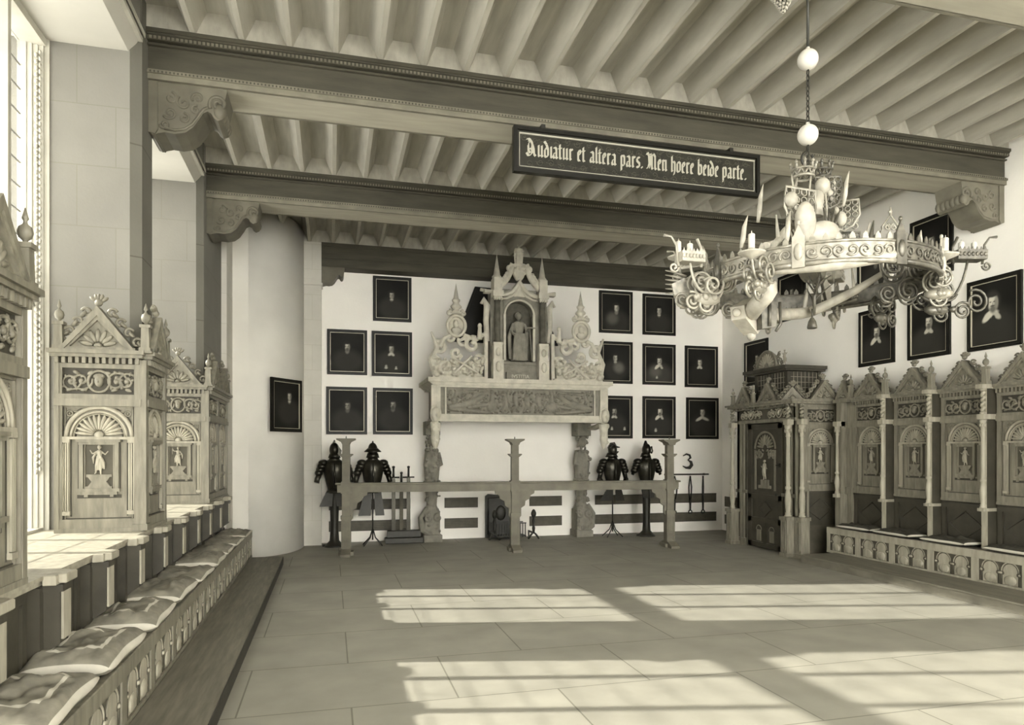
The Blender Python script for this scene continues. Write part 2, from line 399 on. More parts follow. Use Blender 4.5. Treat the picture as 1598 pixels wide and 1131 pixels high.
def relief_figure(x, z, h, seed):
    """small carved figure in contrapposto, about h high, feet at z"""
    rnd = random.Random(seed); m = MB(); u = h/7.5; s = rnd.choice((-1,1)); y = -.012
    def T(pts, r): m.tube([(x+a*u*s, y+b*u, z+c*u) for a,b,c in pts], [q*u for q in r], 7)
    T([(0,0,4.0),(.1,0,5.0),(0,0,5.9),(0,0,6.3)], [.62,.55,.72,.3])
    m.ell((x+.05*u*s, y-.1*u, z+6.95*u), .43*u, .45*u, .55*u, 9, 7)
    m.ell((x+.05*u*s, y+.1*u, z+7.1*u), .52*u, .4*u, .5*u, 8, 6)
    T([(.3,0,4.1),(.42,-.15,2.2),(.35,0,.3),(.55,-.3,.1)], [.5,.34,.2,.18])
    T([(-.25,0,4.1),(-.6,-.2,2.3),(-.75,0,.5),(-1.0,-.2,.3)], [.48,.33,.2,.16])
    k = seed % 4
    if k == 0: T([(-.6,0,5.8),(-1.5,-.1,5.3),(-2.0,-.2,6.3)], [.25,.2,.15]); T([(.6,0,5.8),(1.4,-.1,5.1),(2.1,-.2,6.0)], [.25,.2,.16])
    elif k == 1: T([(-.6,0,5.8),(-1.3,-.2,4.6),(-.3,-.5,4.2)], [.25,.2,.15]); T([(.6,0,5.8),(1.5,-.1,5.9),(2.0,-.2,6.9)], [.25,.2,.16]); T([(2.0,-.1,7.3),(2.0,-.1,4.6)], [.1,.1])
    elif k == 2: T([(-.6,0,5.8),(-1.6,-.1,4.9),(-2.2,-.2,5.3)], [.25,.2,.15]); T([(.6,0,5.8),(1.1,-.3,4.5),(.1,-.6,4.3)], [.25,.2,.16]); T([(-2.2,0,6.4),(-1.8,0,.6)], [.1,.1])
    else: T([(-.6,0,5.8),(-1.1,-.1,4.6),(-1.9,-.2,4.1)], [.25,.2,.15]); T([(.6,0,5.8),(1.2,-.3,4.6),(1.9,-.2,5.2)], [.25,.2,.16])
    T([(-.5,.1,4.6),(.5,-.3,4.3),(1.0,0,3.0),(1.1,.1,1.4)], [.35,.4,.4,.2]); T([(0,-.2,4.2),(-.2,-.2,2.6),(-.1,0,1.2)], [.5,.45,.25])
    if k in (0,1): T([(-.5,.1,5.8),(-1.4,.2,4.4),(-1.3,.2,2.8)], [.2,.35,.12])
    return m
FIGS = {}
def figure(parent, x, z, h, seed, y=0):
    key = seed % 4
    if key not in FIGS:
        o = remesh(relief_figure(0, 0, .25, key), .0035, 'carved_figure', 'oak_pale'); FIGS[key] = o.data; bpy.data.objects.remove(o)
    o = bpy.data.objects.new('carved_figure', FIGS[key]); C.objects.link(o); o.parent = parent; o.location = (x, y, z); o.scale = (h/.25,)*3
    return o
def gable(parent, W, zc, h=.35, y=0, th=.10, wf='oak', crest=True):
    """triangular gable with half shell, crockets on the slopes and a crest"""
    cx = W/2; hw = W*.44; m = MB()
    m.prism([(cx-hw,zc),(cx+hw,zc),(cx,zc+h)], y+.02, y+th, 'xz')
    for s in (-1,1):
        for (o,w_,d) in ((0,.045,-.02),(.045,.02,-.008)):
            L = math.hypot(hw,h); nx,nz = -h/L*s*-1, hw/L
            a = (cx+s*hw, zc); b = (cx, zc+h)
            nx = -s*h/L; nz = -hw/L
            p = [(a[0]+nx*o,a[1]+nz*o),(b[0]+0,b[1]-o*L/hw),(b[0],b[1]-(o+w_)*L/hw),(a[0]+nx*(o+w_),a[1]+nz*(o+w_)+0)]
            p = [(q[0], max(q[1], zc)) for q in p]
            m.prism(p, y+d, y+th*.8, 'xz')
    m.box(cx-hw,cx+hw,y-.01,y+th*.8,zc,zc+.022)
    m.build('gable_pediment', wf, parent)
    m = MB(); petals(m, cx, zc+.03, y+.012, .03, min(.15,h*.40), 7, .25, PI-.25, .035, .014); m.ell((cx,y+.005,zc+.035),.03,.02,.02,8,5)
    m.build('shell_carving', wf, parent)
    if crest:
        m = MB(); rnd = random.Random(7)
        for s in (-1,1):
            for t in (.12,.34,.56,.78):
                px, pz = cx+s*hw*(1-t), zc+h*t
                ox, oz = px+s*.03, pz+.03
                m.tube([(q[0], y+.05, q[2]) for q in spiral((ox,0,oz), .038, .008, 1.1, PI/2-s*1.2, sgn=s)], .012, 5)
                m.ell((ox+s*.02, y+.05, oz-.015), .03, .03, .016, 7, 5, R=Matrix.Rotation(s*.7,3,'Y'))
        top = zc+h
        for a in (-.9,-.35,0,.35,.9): m.ell((cx+.05*math.sin(a), y+.04, top+.035+.035*math.cos(a)), .014, .022, .032, 7, 5, R=Matrix.Rotation(a,3,'Y'))
        m.ell((cx, y+.03, top+.03), .03, .03, .028, 8, 5)
        m.build('crest_leaves', wf, parent)
def finial(parent, x, z, y=.03, s=1, m_='oak'):
    m = MB(); w = .032*s
    m.box(x-w*1.3,x+w*1.3,y-w*1.3,y+w*1.3,z,z+.03*s); m.prism([(x-w,z+.03*s),(x+w,z+.03*s),(x+w*.85,z+.19*s),(x-w*.85,z+.19*s)], y-w, y+w, 'xz')
    m.box(x-w*1.25,x+w*1.25,y-w*1.25,y+w*1.25,z+.19*s,z+.215*s)
    m.lathe([(.012*s,.215*s),(.012*s,.23*s),(.03*s,.245*s),(.036*s,.27*s),(.03*s,.295*s),(.012*s,.31*s),(.008*s,.325*s),(.016*s,.338*s),(.012*s,.352*s),(.003*s,.39*s)], (x,y,z), 10)
    m.build('turned_finial', m_, parent)
def column(mb, x, y, z0, z1, r=.028):
    h = z1-z0
    P = [(1.25,0),(1.25,.015),(.95,.02),(1.1,.035),(.8,.05),(1.0,.10),(1.22,.17),(1.0,.24),(.7,.29),(1.05,.30),(1.05,.325),(.7,.335),(.82,.36),(.70,.86),(.72,.865),(1.0,.875),(.75,.885),(.9,.93),(1.2,.965),(1.3,.975),(1.3,1)]
    mb.lathe([(r*a, h*b) for a,b in P], (x,y,z0), 12)
    for k in range(6):
        a = 2*PI*k/6; mb.ell((x+r*1.0*math.cos(a), y+r*1.0*math.sin(a), z0+h*.935), r*.35, r*.35, h*.025, 6, 4)
def stall_face(parent, W, seed, lower=False, dentil=True, figh=.245, zb=.98, top_gable=True, ov=.02):
    """one carved bay, local x 0..W, front facing -y, heights in room metres above the parent's origin at z=0"""
    m = MB(); R0 = min(.225, W/2-.07)
    m.box(0,W,.0,.03,zb,2.30)
    m.box(0,W,-.03,0,zb,zb+.10); m.box(0,W,-.038,0,zb,zb+.03); m.box(0,.05,-.028,0,zb+.10,1.93); m.box(W-.05,W,-.028,0,zb+.10,1.93)
    m.box(0,W,-.045,0,1.93,1.985); m.box(0,W,-.035,0,1.985,2.02)
    m.box(0,.05,-.028,0,2.02,2.22); m.box(W-.05,W,-.028,0,2.02,2.22)
    m.box(0,W,-.03,.03,2.215,2.25); m.box(-ov,W+ov,-.075,.03,2.295,2.32); m.box(-ov*1.6,W+ov*1.6,-.095,.03,2.32,2.35)
    m.box(.06,W-.06,-.012,0,1.915,1.93); m.box(.06,.07,-.012,0,zb+.1,1.92); m.box(W-.07,W-.06,-.012,0,zb+.1,1.92)
    m.build('panel_frame', 'oak', parent)
    m = MB(); m.box(.05,W-.05,-.004,.0,2.02,2.215); m.build('frieze_ground_shade','oak_dark',parent); m = MB(); m.box(W/2-.105,W/2+.105,-.003,0,1.31,1.64); m.build('niche_ground_shade','oak_mid',parent)  # dark grounds put crevice shade into the colour behind the carving
    m = MB(); gx = W/2
    for s in (-1,1):
        m.box(gx+s*(R0+.030),gx+s*(R0+.036),-.004,0,zb+.12,1.70); m.box(gx+s*(R0-.036),gx+s*(R0-.028),-.004,0,zb+.12,1.68); m.box(gx+s*.137,gx+s*.146,-.004,0,1.30,1.66); m.box(gx+s*(W/2-.06),gx+s*(W/2-.05),-.004,0,zb+.1,1.92)
    m.tube(arc(gx,1.70,-.001,R0+.022),.006,4); m.tube(arc(gx,1.70,-.001,R0-.062),.008,4); m.box(gx-.15,gx+.15,-.004,0,1.236,1.262); m.box(gx-.16,gx+.16,-.004,0,1.662,1.684); m.box(.05,W-.05,-.006,0,2.012,2.026); m.box(.04,W-.04,-.004,0,zb+.1,zb+.108)
    m.build('groove_shade','oak_dark',parent)  # dark strips stand in for shade along the panel edges
    if dentil:
        m = MB(); n = int(W/.045)
        for k in range(n): x = W*(k+.5)/n; m.box(x-.012,x+.012,-.06,0,2.25,2.295)
        m.build('dentil_course', 'oak', parent)
    m = MB(); scrollwork(m, .055, W-.055, 2.025, 2.21, -.012, r=.0095, seed=seed % 3)
    m.build('frieze_carving', 'oak', parent)
    cx = W/2; R = min(.225, W/2-.07); zc = 1.70; m = MB()
    m.tube(arc(cx,zc,-.008,R), .017, 6); m.tube(arc(cx,zc,-.012,R-.035), .009, 6); m.tube(arc(cx,zc,-.004,R-.05), .006, 5)
    m.box(cx-R-.02,cx+R+.02,-.028,0,zc-.02,zc+.0); m.build('arch_moulding', 'oak_pale', parent)
    m = MB(); petals(m, cx, zc+.01, -.006, .035, R-.055, 13, .12, PI-.12, .026, .02); m.ell((cx,-.01,zc+.012),.035,.025,.03,10,6)
    m.build('shell_carving', 'oak_pale', parent)
    for s in (-1,1):
        m = MB(); x = cx+s*(R+.0); z0 = zb+.13
        m.box(x-.028,x+.028,-.026,0,zc-.045,zc-.02); m.box(x-.03,x+.03,-.026,0,z0,z0+.03); m.box(x-.024,x+.024,-.012,0,z0+.03,zc-.045)
        for k in (-1,0,1): m.box(x+k*.015-.0045,x+k*.015+.0045,-.022,-.012,z0+.035,zc-.05)
        m.build('fluted_pilaster', 'oak_pale', parent)
    for s in (-1,1):
        m = MB(); x = cx+s*(R*.88); z = 1.875
        m.tube([(x+.02*math.cos(a),-.008,z+.02*math.sin(a)) for a in [2*PI*i/8 for i in range(8)]], .007, 5, closed=True); m.ell((x,-.008,z),.01,.01,.01,6,4)
        m.ell((x-s*.035,-.004,z+.015),.018,.008,.008,6,4)
        m.build('corner_rosette', 'oak', parent)
    m = MB()
    m.box(cx-.15,cx+.15,-.04,0,zc-.04,zc-.02); m.box(cx-.135,cx+.135,-.028,0,zc-.06,zc-.04)
    for s in (-1,1):
        m.box(cx+s*.12-.014,cx+s*.12+.014,-.022,0,1.31,zc-.06); m.box(cx+s*.098-.004,cx+s*.098+.004,-.012,0,1.31,zc-.06)
    m.box(cx-.145,cx+.145,-.034,0,1.285,1.31); m.box(cx-.125,cx+.125,-.024,0,1.262,1.285)
    m.box(cx-.10,cx-.075,-.02,0,1.245,1.262); m.box(cx+.075,cx+.10,-.02,0,1.245,1.262)
    m.build('inner_frame', 'oak', parent)
    m = MB(); m.box(cx-.085,cx+.085,-.022,0,1.395,1.415); m.prism([(cx-.075,1.395),(cx+.075,1.395),(cx+.05,1.36),(cx+.075,1.325),(cx-.075,1.325),(cx-.05,1.36)],-.018,0,'xz'); m.box(cx-.09,cx+.09,-.022,0,1.31,1.325)
    m.build('figure_plinth', 'oak', parent)
    figure(parent, cx, 1.412, .225, seed)
    if top_gable:
        gable(parent, W, 2.35, .33, y=-.05)
    if lower:
        m = MB(); m.box(0,W,.0,.03,.46,.98); m.box(0,.06,-.02,0,.46,.95); m.box(W-.06,W,-.02,0,.46,.95); m.box(0,W,-.024,0,.90,.96); m.box(.07,W-.07,-.01,0,.885,.9)
        L = [(cx-.22,.70),(cx,.86),(cx+.22,.70),(cx,.54)]
        m.tube([(a,-.003,b) for a,b in L], .007, 4, closed=True)
        for s in (-1,1): m.tube([(cx+s*.25,-.003,.52),(cx+s*.25,-.003,.87)],.005,4)
        m.build('lower_panel', 'oak_dark', parent)

# left: panelled cabinets wrapped round the window piers, standing on the ledge
def pier_cabinet(y0, y1, label):
    r = thing('carved_cabinet', label, 'cabinet', (-1.40, y0, .985)); W = .585; D = y1-y0; zo = -.985
    m = MB(); m.box(-W, -.03, .03, D-.03, 0, 2.335+zo)
    m.build('cabinet_body', 'oak_dark', r)
    m = MB(); m.box(-.04,.036,-.036,.04,.05,1.30); m.box(-W-.002,-W+.03,-.034,.03,0,1.30); m.box(-.045,.034,D-.045,D+.002,0,1.30); m.box(-.06,.046,-.046,.06,0,.05); m.build('corner_post','oak',r)
    f = node('front_face', r, (-W, 0, zo)); stall_face(f, W, 0 if y0 < 7 else 1)
    s = node('side_face', r, (0, 0, zo), PI/2)
    if D < .8: stall_face(s, D, 2)
    else:
        n = 2
        for k in range(n):
            q = s if k == 0 else node('side_face', r, (0, D/2*k, zo), PI/2)
            stall_face(q, D/2, 2+k)
    t = node('cabinet_cornice', r, (0,0,zo))
    m = MB(); m.box(-W-.02,.085,-.085,D+.06,2.335,2.352); m.build('cornice_top', 'oak', t)
    for (x,y) in ((-W+.03,-.02),(.03,-.02),(.03,D-.01)): finial(t, x, 2.352, y, .95)
    return r
pier_cabinet(3.02, 3.68, 'dark carved oak cabinet cut off by the left edge of the photo')
pier_cabinet(5.85, 6.50, 'large fully seen carved oak cabinet on the window ledge, left')
pier_cabinet(8.65, 10.15, 'carved oak cabinet on the window ledge farther back, nearest the curved corner wall')

# ledge, panelled bench back, bench, cushions and foot step under the windows
def quarter(n=1): pass
t = thing('window_ledge', 'sunlit pale wooden window ledge running below the windows behind the bench', 'ledge', (0,0,.93))
m = MB(); m.box(-2.2,-1.385,0,10.28,0,.03); m.box(-2.2,-1.365,0,10.28,.03,.05); m.build('ledge_board','oak_pale',t)
PY = [.35+.733*k for k in range(14)]
for y in PY: m = MB(); m.box(-1.37,-1.275,y-.115,y+.035,.005,.052,bev=.006); m.box(-1.37,-1.31,y-.15,y+.07,.0,.05,bev=.004); m.build('ledge_cap','oak_pale',t)
t = thing('bench_back', 'dark panelled oak back of the cushioned bench at left, with projecting posts', 'panelling', (0,0,.462))
m = MB(); m.box(-1.467,-1.44,0,10.3,0,.466)
for y in PY:
    ya, yb = y+.10, y+.733-.18
    m.box(-1.44,-1.425,ya,yb,0,.06); m.box(-1.44,-1.425,ya,yb,.40,.468)
    m.box(-1.44,-1.425,ya,ya+.05,.06,.40); m.box(-1.44,-1.425,yb-.05,yb,.06,.40)
m.build('back_panel','oak_dark',t)
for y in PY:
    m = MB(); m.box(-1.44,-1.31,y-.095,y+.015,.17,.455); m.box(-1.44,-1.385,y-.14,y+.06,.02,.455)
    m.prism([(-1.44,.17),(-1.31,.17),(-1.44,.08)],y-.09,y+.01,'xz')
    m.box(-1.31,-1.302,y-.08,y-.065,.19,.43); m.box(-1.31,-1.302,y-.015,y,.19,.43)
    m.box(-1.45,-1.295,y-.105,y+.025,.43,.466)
    m.build('back_post','oak_dark',t)  # post coloured dark to give its unlit sides
    m = MB(); m.box(-1.40,-1.315,y+.016,y+.02,.2,.43); m.box(-1.308,-1.296,y-.09,y+.01,.19,.43); m.build('lit_post_face','oak_pale',t)  # pale strips give the post's lit faces by colour

def bench(name, label, x_front, x_back, y0, y1, sgn, yseg):
    """sgn=+1: front faces +x"""
    t = thing(name, label, 'bench', (0,0,0)); X = x_front
    m = MB(); m.box(min(X-sgn*.02,x_back), max(X-sgn*.02,x_back), y0, y1, .43, .462); m.build('seat_board','oak',t)
    m = MB(); m.box(X-sgn*.035, X-sgn*.015, y0, y1, .10, .43)
    m.box(X-sgn*.05, X, y0, y1, .375, .47, bev=.006); m.box(X-sgn*.04, X-sgn*.0, y0, y1, .10, .135)
    y = y0
    while y < y1-.05:
        m.box(X-sgn*.03, X-sgn*.002, y, min(y+.09,y1), .13, .38); y += yseg
    if y1-y > -.3: m.box(X-sgn*.03, X, y1-.06, y1, .1, .43)
    m.build('front_board','oak' if sgn > 0 else 'oak_pale',t)
    k = 0; y = y0
    while y < y1-yseg*.5:
        m = MB(); W = yseg-.09
        for j in range(2):
            c = y+.09+W*(.27+.46*j); ww = W*.17
            # carved round-headed lobed tracery openings
            m.prism([(c-ww,.14),(c+ww,.14),(c+ww,.24),(c+ww*.8,.25),(c+ww*.8,.27)]+[(c+ww*.95*math.cos(a),.285+ww*.95*math.sin(a)) for a in [PI*i/10 for i in range(11)]]+[(c-ww*.8,.27),(c-ww*.8,.25),(c-ww,.24)], X-sgn*.012, X-sgn*.02, 'yz')
            m.tube([(X-sgn*.012, c+ww*1.15*math.cos(a), .285+ww*1.15*math.sin(a)) for a in [PI*i/10 for i in range(11)]], .007, 5)
            m.ell((X-sgn*.012, c, .19), .014, ww*.85, .055, 8, 6)
            for s in (-1,1): m.ell((X-sgn*.012, c+s*ww*1.25, .262), .012, .018, .014, 6, 4)
        m.build('carved_arches','oak_pale',t); m = MB()
        for j in range(2):
            c = y+.09+W*(.27+.46*j); ww = W*.17
            m.tube([(X-sgn*.010, c+ww*1.28*math.cos(a), .285+ww*1.28*math.sin(a)) for a in [PI*i/10 for i in range(11)]], .005, 4)
            for s in (-1,1): m.tube([(X-sgn*.011, c+s*ww*1.12, .14),(X-sgn*.011, c+s*ww*1.16, .245),(X-sgn*.009, c+s*ww*1.45, .255),(X-sgn*.009, c+s*ww*1.28, .285)], .005, 4)
        m.box(X-sgn*.0125, X-sgn*.02, y+.085, y+yseg-.0, .136, .375)
        m.build('outline_shade','oak_mid',t); y += yseg  # dark outlines colour in the shade of recessed carving
    m = MB(); m.box(min(X-sgn*.06,x_back), max(X-sgn*.06,x_back), y0, y1, .0, .43); m.build('bench_box','oak_dark',t)
    return t
bench('carved_bench', 'long oak bench under the windows at left with carved arched front', -1.06, -1.463, 1.6, 10.25, 1, .61)
t = thing('foot_step', 'low wooden foot step running along the left bench', 'step', (-1.055,2.0,0))
m = MB(); m.box(0,.41,-.0,8.165,.107,.113); m.build('step_board','plank',t); m = MB(); m.box(0,.415,0,8.17,0,.107); m.build('step_riser','iron',t)  # riser coloured black to stand in for its shade

def cushion(name, w, d, h, mats, seed, piping=True):
    """flat rectangular seat cushion, puffed, sagging; x = depth, y = length"""
    rnd = random.Random(seed); m = MB(); nx, ny = 22, 26
    top = {}; off = rnd.random()*50
    def P(i,j,s):
        u = 2*i/nx-1; v = 2*j/ny-1
        e = (1-abs(u)**3.2)*(1-abs(v)**3.2); e = max(e,0)**.6
        x = u*w/2*(1-.07*(1-v*v)*abs(u)**2-.02*abs(u*v)**4+.02*math.sin(v*5+off)); y = v*d/2*(1-.06*(1-u*u)*v*v+.02*math.sin(u*4+off))
        n = noise.noise(Vector((u*2.2+off, v*2.6, s*3)))*.034*e + noise.noise(Vector((u*6+off, v*5, 9)))*.016*e
        z = h/2 + s*(h/2*(.34*(1-.8*abs(u*v)**6)+.66*e)) + (n if s > 0 else 0)
        if s > 0: z += .012*math.sin(u*3+off)*e
        return (x,y,max(z,.001))
    for s in (1,-1):
        G = [[m.v(P(i,j,s)) for j in range(ny+1)] for i in range(nx+1)]
        for i in range(nx):
            for j in range(ny):
                q = [G[i][j],G[i+1][j],G[i+1][j+1],G[i][j+1]]
                u = 2*(i+.5)/nx-1; v = 2*(j+.5)/ny-1
                mi = 0
                if s > 0 and mats[1] and (.52 < abs(v) < .60 and abs(u) < .62 or .54 < abs(u) < .62 and abs(v) < .60): mi = 1
                m.f(q if s > 0 else q[::-1], True, mi)
        top[s] = G
    a,b = top[1],top[-1]
    ring = [(i,0) for i in range(nx)]+[(nx,j) for j in range(ny)]+[(i,ny) for i in range(nx,0,-1)]+[(0,j) for j in range(ny,0,-1)]
    mid = []
    for i,j in ring:
        c_ = (a[i][j].co+b[i][j].co)/2; o_ = Vector((c_.x/(w/2), c_.y/(d/2), 0)); o_ = o_.normalized() if o_.length else o_
        mid.append(m.v(c_+o_*.016*(1-.8*abs((2*i/nx-1)*(2*j/ny-1))**6)))
    for k in range(len(ring)):
        k2 = (k+1)%len(ring); (i,j),(p,q) = ring[k],ring[k2]
        m.f([a[i][j],a[p][q],mid[k2],mid[k]], True, 2); m.f([mid[k],mid[k2],b[p][q],b[i][j]], True, 2)
    o = m.build(name, ['velvet',mats[1] or 'velvet','velvet_pale'] if mats[0]=='velvet' else ['velvet_dark','velvet_dark','velvet_pale'])
    return o
CU = [(3.28,.62,'large bordered cushion cut by the bottom left corner, nearest on the left bench'),
 (4.07,.66,'plump bordered cushion with pale piped edge, second nearest on the left bench'),
 (4.90,.66,'creased pale cushion on the left bench, third from the near end'),
 (5.72,.68,'rumpled cushion on the left bench, fourth from the near end'),
 (6.50,.62,'flat greyish cushion on the left bench, fifth from the near end'),
 (7.25,.62,'crumpled light cushion on the left bench, sixth from the near end'),
 (8.00,.58,'smooth pale cushion on the left bench, seventh from the near end'),
 (8.75,.60,'thin cushion on the left bench, eighth from the near end'),
 (9.60,.66,'dark flat cushion at the far end of the left bench, by the curved wall')]
for k,(y,d,lab) in enumerate(CU):
    o = cushion('seat_cushion', .395, d, (.15,.15,.14,.14,.11,.13,.11,.10,.09)[k], ('velvet', 'velvet_pale' if k in (0,1,2) else None), 11+k)
    o.location = (-1.235+.006*(k%3), y, .464); o.rotation_euler = (0, 0, random.Random(k).uniform(-.02,.02))
    tag(o, lab, 'cushion', 'cushions on the left bench')

# ------------------------------------------------------------------ right: stalls, bench, portal cabinet
XS = 7.38; PITCH = .742
def right_bay(y_left, seed, label, first=False):
    r = thing('choir_stall', label, 'stall', (XS, y_left, 0), -PI/2)
    stall_face(r, PITCH-.092, seed, lower=True, ov=0)
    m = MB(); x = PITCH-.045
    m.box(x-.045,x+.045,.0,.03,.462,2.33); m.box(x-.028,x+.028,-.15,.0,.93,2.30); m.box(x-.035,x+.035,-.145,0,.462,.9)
    m.build('dividing_fin', 'oak_dark', r)  # fin coloured dark to give its unlit side
    m = MB(); m.box(x-.03,x+.03,-.156,-.15,.935,2.30); m.box(x-.037,x+.037,-.151,-.145,.462,.9); m.box(x-.04,x+.04,-.21,-.0,.90,.935); m.box(x-.044,x+.044,-.215,0,1.95,2.01); m.box(x-.044,x+.044,-.23,.0,2.30,2.35); m.build('fin_facing', 'oak_pale', r)
    m = MB(); column(m, x, -.17, .935, 1.95, .03); m.build('turned_column', 'oak_pale', r)
    m = MB(); pts = []
    for i in range(40):
        pts.append((x+.011*math.cos(i*.75), -.17+.011*math.sin(i*.75), 2.02+.27*i/39))
    m.tube(pts, .019, 6); m.lathe([(.035,0),(.035,.02),(.02,.03)], (x,-.17,2.01), 10); m.lathe([(.02,0),(.036,.015),(.036,.03)], (x,-.17,2.27), 10)
    m.build('twisted_column', 'oak_pale', r)
    finial(r, x, 2.35, -.13, .95)
    return r
LB = ['carved oak choir stall bay at right nearest the corner porch', 'carved oak choir stall bay at right, second from the corner porch, figure with crossed limbs',
      'carved oak choir stall bay at right, third from the corner porch', 'carved oak choir stall bay cut off by the right edge of the photo']
for k in range(5):
    right_bay(8.44-PITCH*k, [1,2,3,0,1][k], LB[k] if k < 4 else 'carved oak choir stall bay outside the photo beyond the right edge')
bench('carved_bench', 'long oak bench at right with pale carved arches along its front', 7.07, 7.36, 2.0, 8.66, -1, .60)
t = thing('foot_step', 'low floor step along the right bench, its near stretch striped by sunlight', 'step', (6.47,2.0,0))
m = MB(); m.box(0,.60,0,6.45,0,.09); m.box(-.015,.60,0,6.47,.09,.115,bev=.005); m.build('step_board','plank',t)
CR = [(8.10,.60,'thin dark cushion with white edge on the right bench, closest to the corner porch'),(7.44,.62,'thin dark cushion with white edge on the right bench, second from the corner porch'),
      (6.66,.60,'thin dark white-edged cushion on the right bench, third from the corner porch'),(5.80,.64,'thin dark white-edged cushion on the right bench, by the right edge of the photo')]
for k,(y,d,lab) in enumerate(CR):
    o = cushion('seat_cushion', .32, d, .085, ('velvet_dark', None), 40+k); o.location = (7.185, y, .471); o.rotation_euler = (0,0,.04*(-1)**k)
    tag(o, lab, 'cushion', 'cushions on the right bench')
t = thing('oak_wainscot', 'narrow plain oak panel with a turned column between porch and first stall', 'panelling', (XS, 8.80, 0), -PI/2)
m = MB(); w = .355
m.box(0,w,0,.03,.462,2.33); m.box(0,w,-.03,0,.95,1.05); m.box(0,w,-.03,0,1.93,2.02); m.box(0,.08,-.025,0,.462,2.3); m.box(w-.08,w,-.025,0,.462,2.3); m.box(0,w,-.09,.03,2.30,2.35); m.box(.09,.2,-.12,0,.462,.95); m.box(.10,.19,-.10,0,.95,2.3)
m.build('panel_board','oak',t); m = MB(); column(m,.145,-.13,.95,1.95,.03); m.box(.10,.19,-.17,-.09,.90,.95); m.box(.10,.19,-.17,0,1.95,2.02); m.build('turned_column','oak_pale',t)
gable(t, w, 2.35, .28, y=-.05); finial(t, .33, 2.35, -.05, .9)
# corner porch (wooden portal with door and glazed lantern)
r = thing('corner_porch', 'carved oak corner porch with door, columns and small gables in the far right corner', 'porch', (6.78, 10.52, 0), -PI/2)
WP = 1.56; D = .80
m = MB()
m.box(0,.30,0,.06,0,2.30); m.box(WP-.30,WP,0,.06,0,2.30); m.box(.30,WP-.30,0,.06,2.03,2.30)
m.box(WP-.06,WP,0,D,0,2.30); m.box(0,.06,0,D,0,2.30); m.box(0,WP,0,D,2.28,2.34)
for x in (.30,WP-.32): m.box(x,x+.02,-.02,0,.0,2.03)
m.box(.28,WP-.28,-.025,0,2.03,2.06)
m.build('porch_body', 'oak_mid', r)
m = MB()
m.box(-.03,WP+.03,-.05,.02,1.95+.09,2.06+.03); m.box(-.09,WP+.09,-.14,D,2.30,2.33); m.box(-.12,WP+.12,-.17,D,2.33,2.36); m.box(-.02,WP+.02,-.04,.02,2.26,2.3)
n = 30
for k in range(n): x = WP*(k+.5)/n; m.box(x-.012,x+.012,-.09,0,2.27,2.30)
m.build('porch_cornice', 'oak', r)
for a,b in ((.12,.70),(.86,WP-.12)): m = MB(); scrollwork(m, a, b, 2.1, 2.26, -.008, r=.009, seed=2); m.build('frieze_carving', 'oak_pale', r)
d = node('door', r, (.33,.01,0)); dw = WP-.66
m = MB(); m.box(0,dw,0,.03,.02,2.02)
for z0,z1 in ((.02,.10),(.42,.50),(.80,.88),(1.94,2.02)): m.box(0,dw,-.02,0,z0,z1)
for x in (0,dw-.10): m.box(x,x+.10,-.02,0,.02,2.02)
m.box(dw/2-.03,dw/2+.03,-.02,0,.1,.42)
m.tube([(dw/2-.16,-.005,.65),(dw/2,-.005,.77),(dw/2+.16,-.005,.65),(dw/2,-.005,.53)], .008, 4, closed=True)
m.build('door_leaf', 'oak_dark', d)
m = MB(); cx = dw/2
for j in (-1,1):
    c = cx+j*.17; m = MB(); m.tube(arc(c,.30,-.004,.07,n=8),.008,5); m.box(c-.06,c+.06,-.008,0,.12,.30); m.build('lower_arch','oak',d)
m = MB()
m.tube(arc(cx,1.62,-.006,.27),.016,6); petals(m,cx,1.63,-.004,.05,.22,11,.15,PI-.15,.035,.02)
scrollwork(m, cx-.25,cx+.25,1.45,1.62,-.006,r=.011,head=False,seed=5)
for s in (-1,1): m.box(cx+s*.26-.02,cx+s*.26+.02,-.015,0,.95,1.6)
m.box(cx-.16,cx+.16,-.025,0,.98,1.03); m.box(cx-.1,cx+.1,-.02,0,1.03,1.12)
m.build('door_carving', 'oak', d)
figure(d, cx, 1.12, .32, 3)
m = MB(); m.box(dw-.075,dw-.035,-.035,-.02,1.33,1.39); m.box(dw-.12,dw-.06,-.045,-.03,1.35,1.372); m.ell((dw-.12,-.045,.9),.018,.018,.02,8,5); m.build('iron_lock', 'iron', d)
q = node('porch_columns', r)
for x,y in ((.06,-.13),(WP-.02,-.13),(WP+.13,.0)):
    m = MB(); m.box(x-.075,x+.075,y-.075,y+.075,.0,.56); m.box(x-.09,x+.09,y-.09,y+.09,0,.06); m.box(x-.09,x+.09,y-.09,y+.09,.55,.60)
    for s in (-.045,0,.045): m.box(x+s-.012,x+s+.012,y-.085,y+.085,.1,.52)
    m.build('column_pedestal', 'oak', q)
    m = MB(); column(m, x, y, .60, 1.98, .04); m.box(x-.05,x+.05,y-.05,y+.06,1.98,2.06); m.build('turned_column', 'oak_pale', q)
    m = MB(); m.tube([(x+.014*math.cos(i*.7), y+.014*math.sin(i*.7), 2.06+.22*i/35) for i in range(36)], .024, 6); m.build('twisted_column', 'oak', q)
m = MB()
for x,y in ((.16,-.045),(.22,-.03),(WP-.16,-.045),(WP-.10,-.03),(WP+.02,-.03)): m.box(x-.018,x+.018,y,.02,.0,2.04)
m.box(WP,WP+.05,-.02,.12,0,2.3); m.box(WP,WP+.03,.16,.2,0,2.1)
m.box(0,.3,-.04,0,.0,.12); m.box(WP-.3,WP+.05,-.04,0,0,.12); m.box(0,.32,-.03,0,.88,.93); m.box(WP-.32,WP+.04,-.03,0,.88,.93)
m.build('pilaster_strips', 'oak', r)
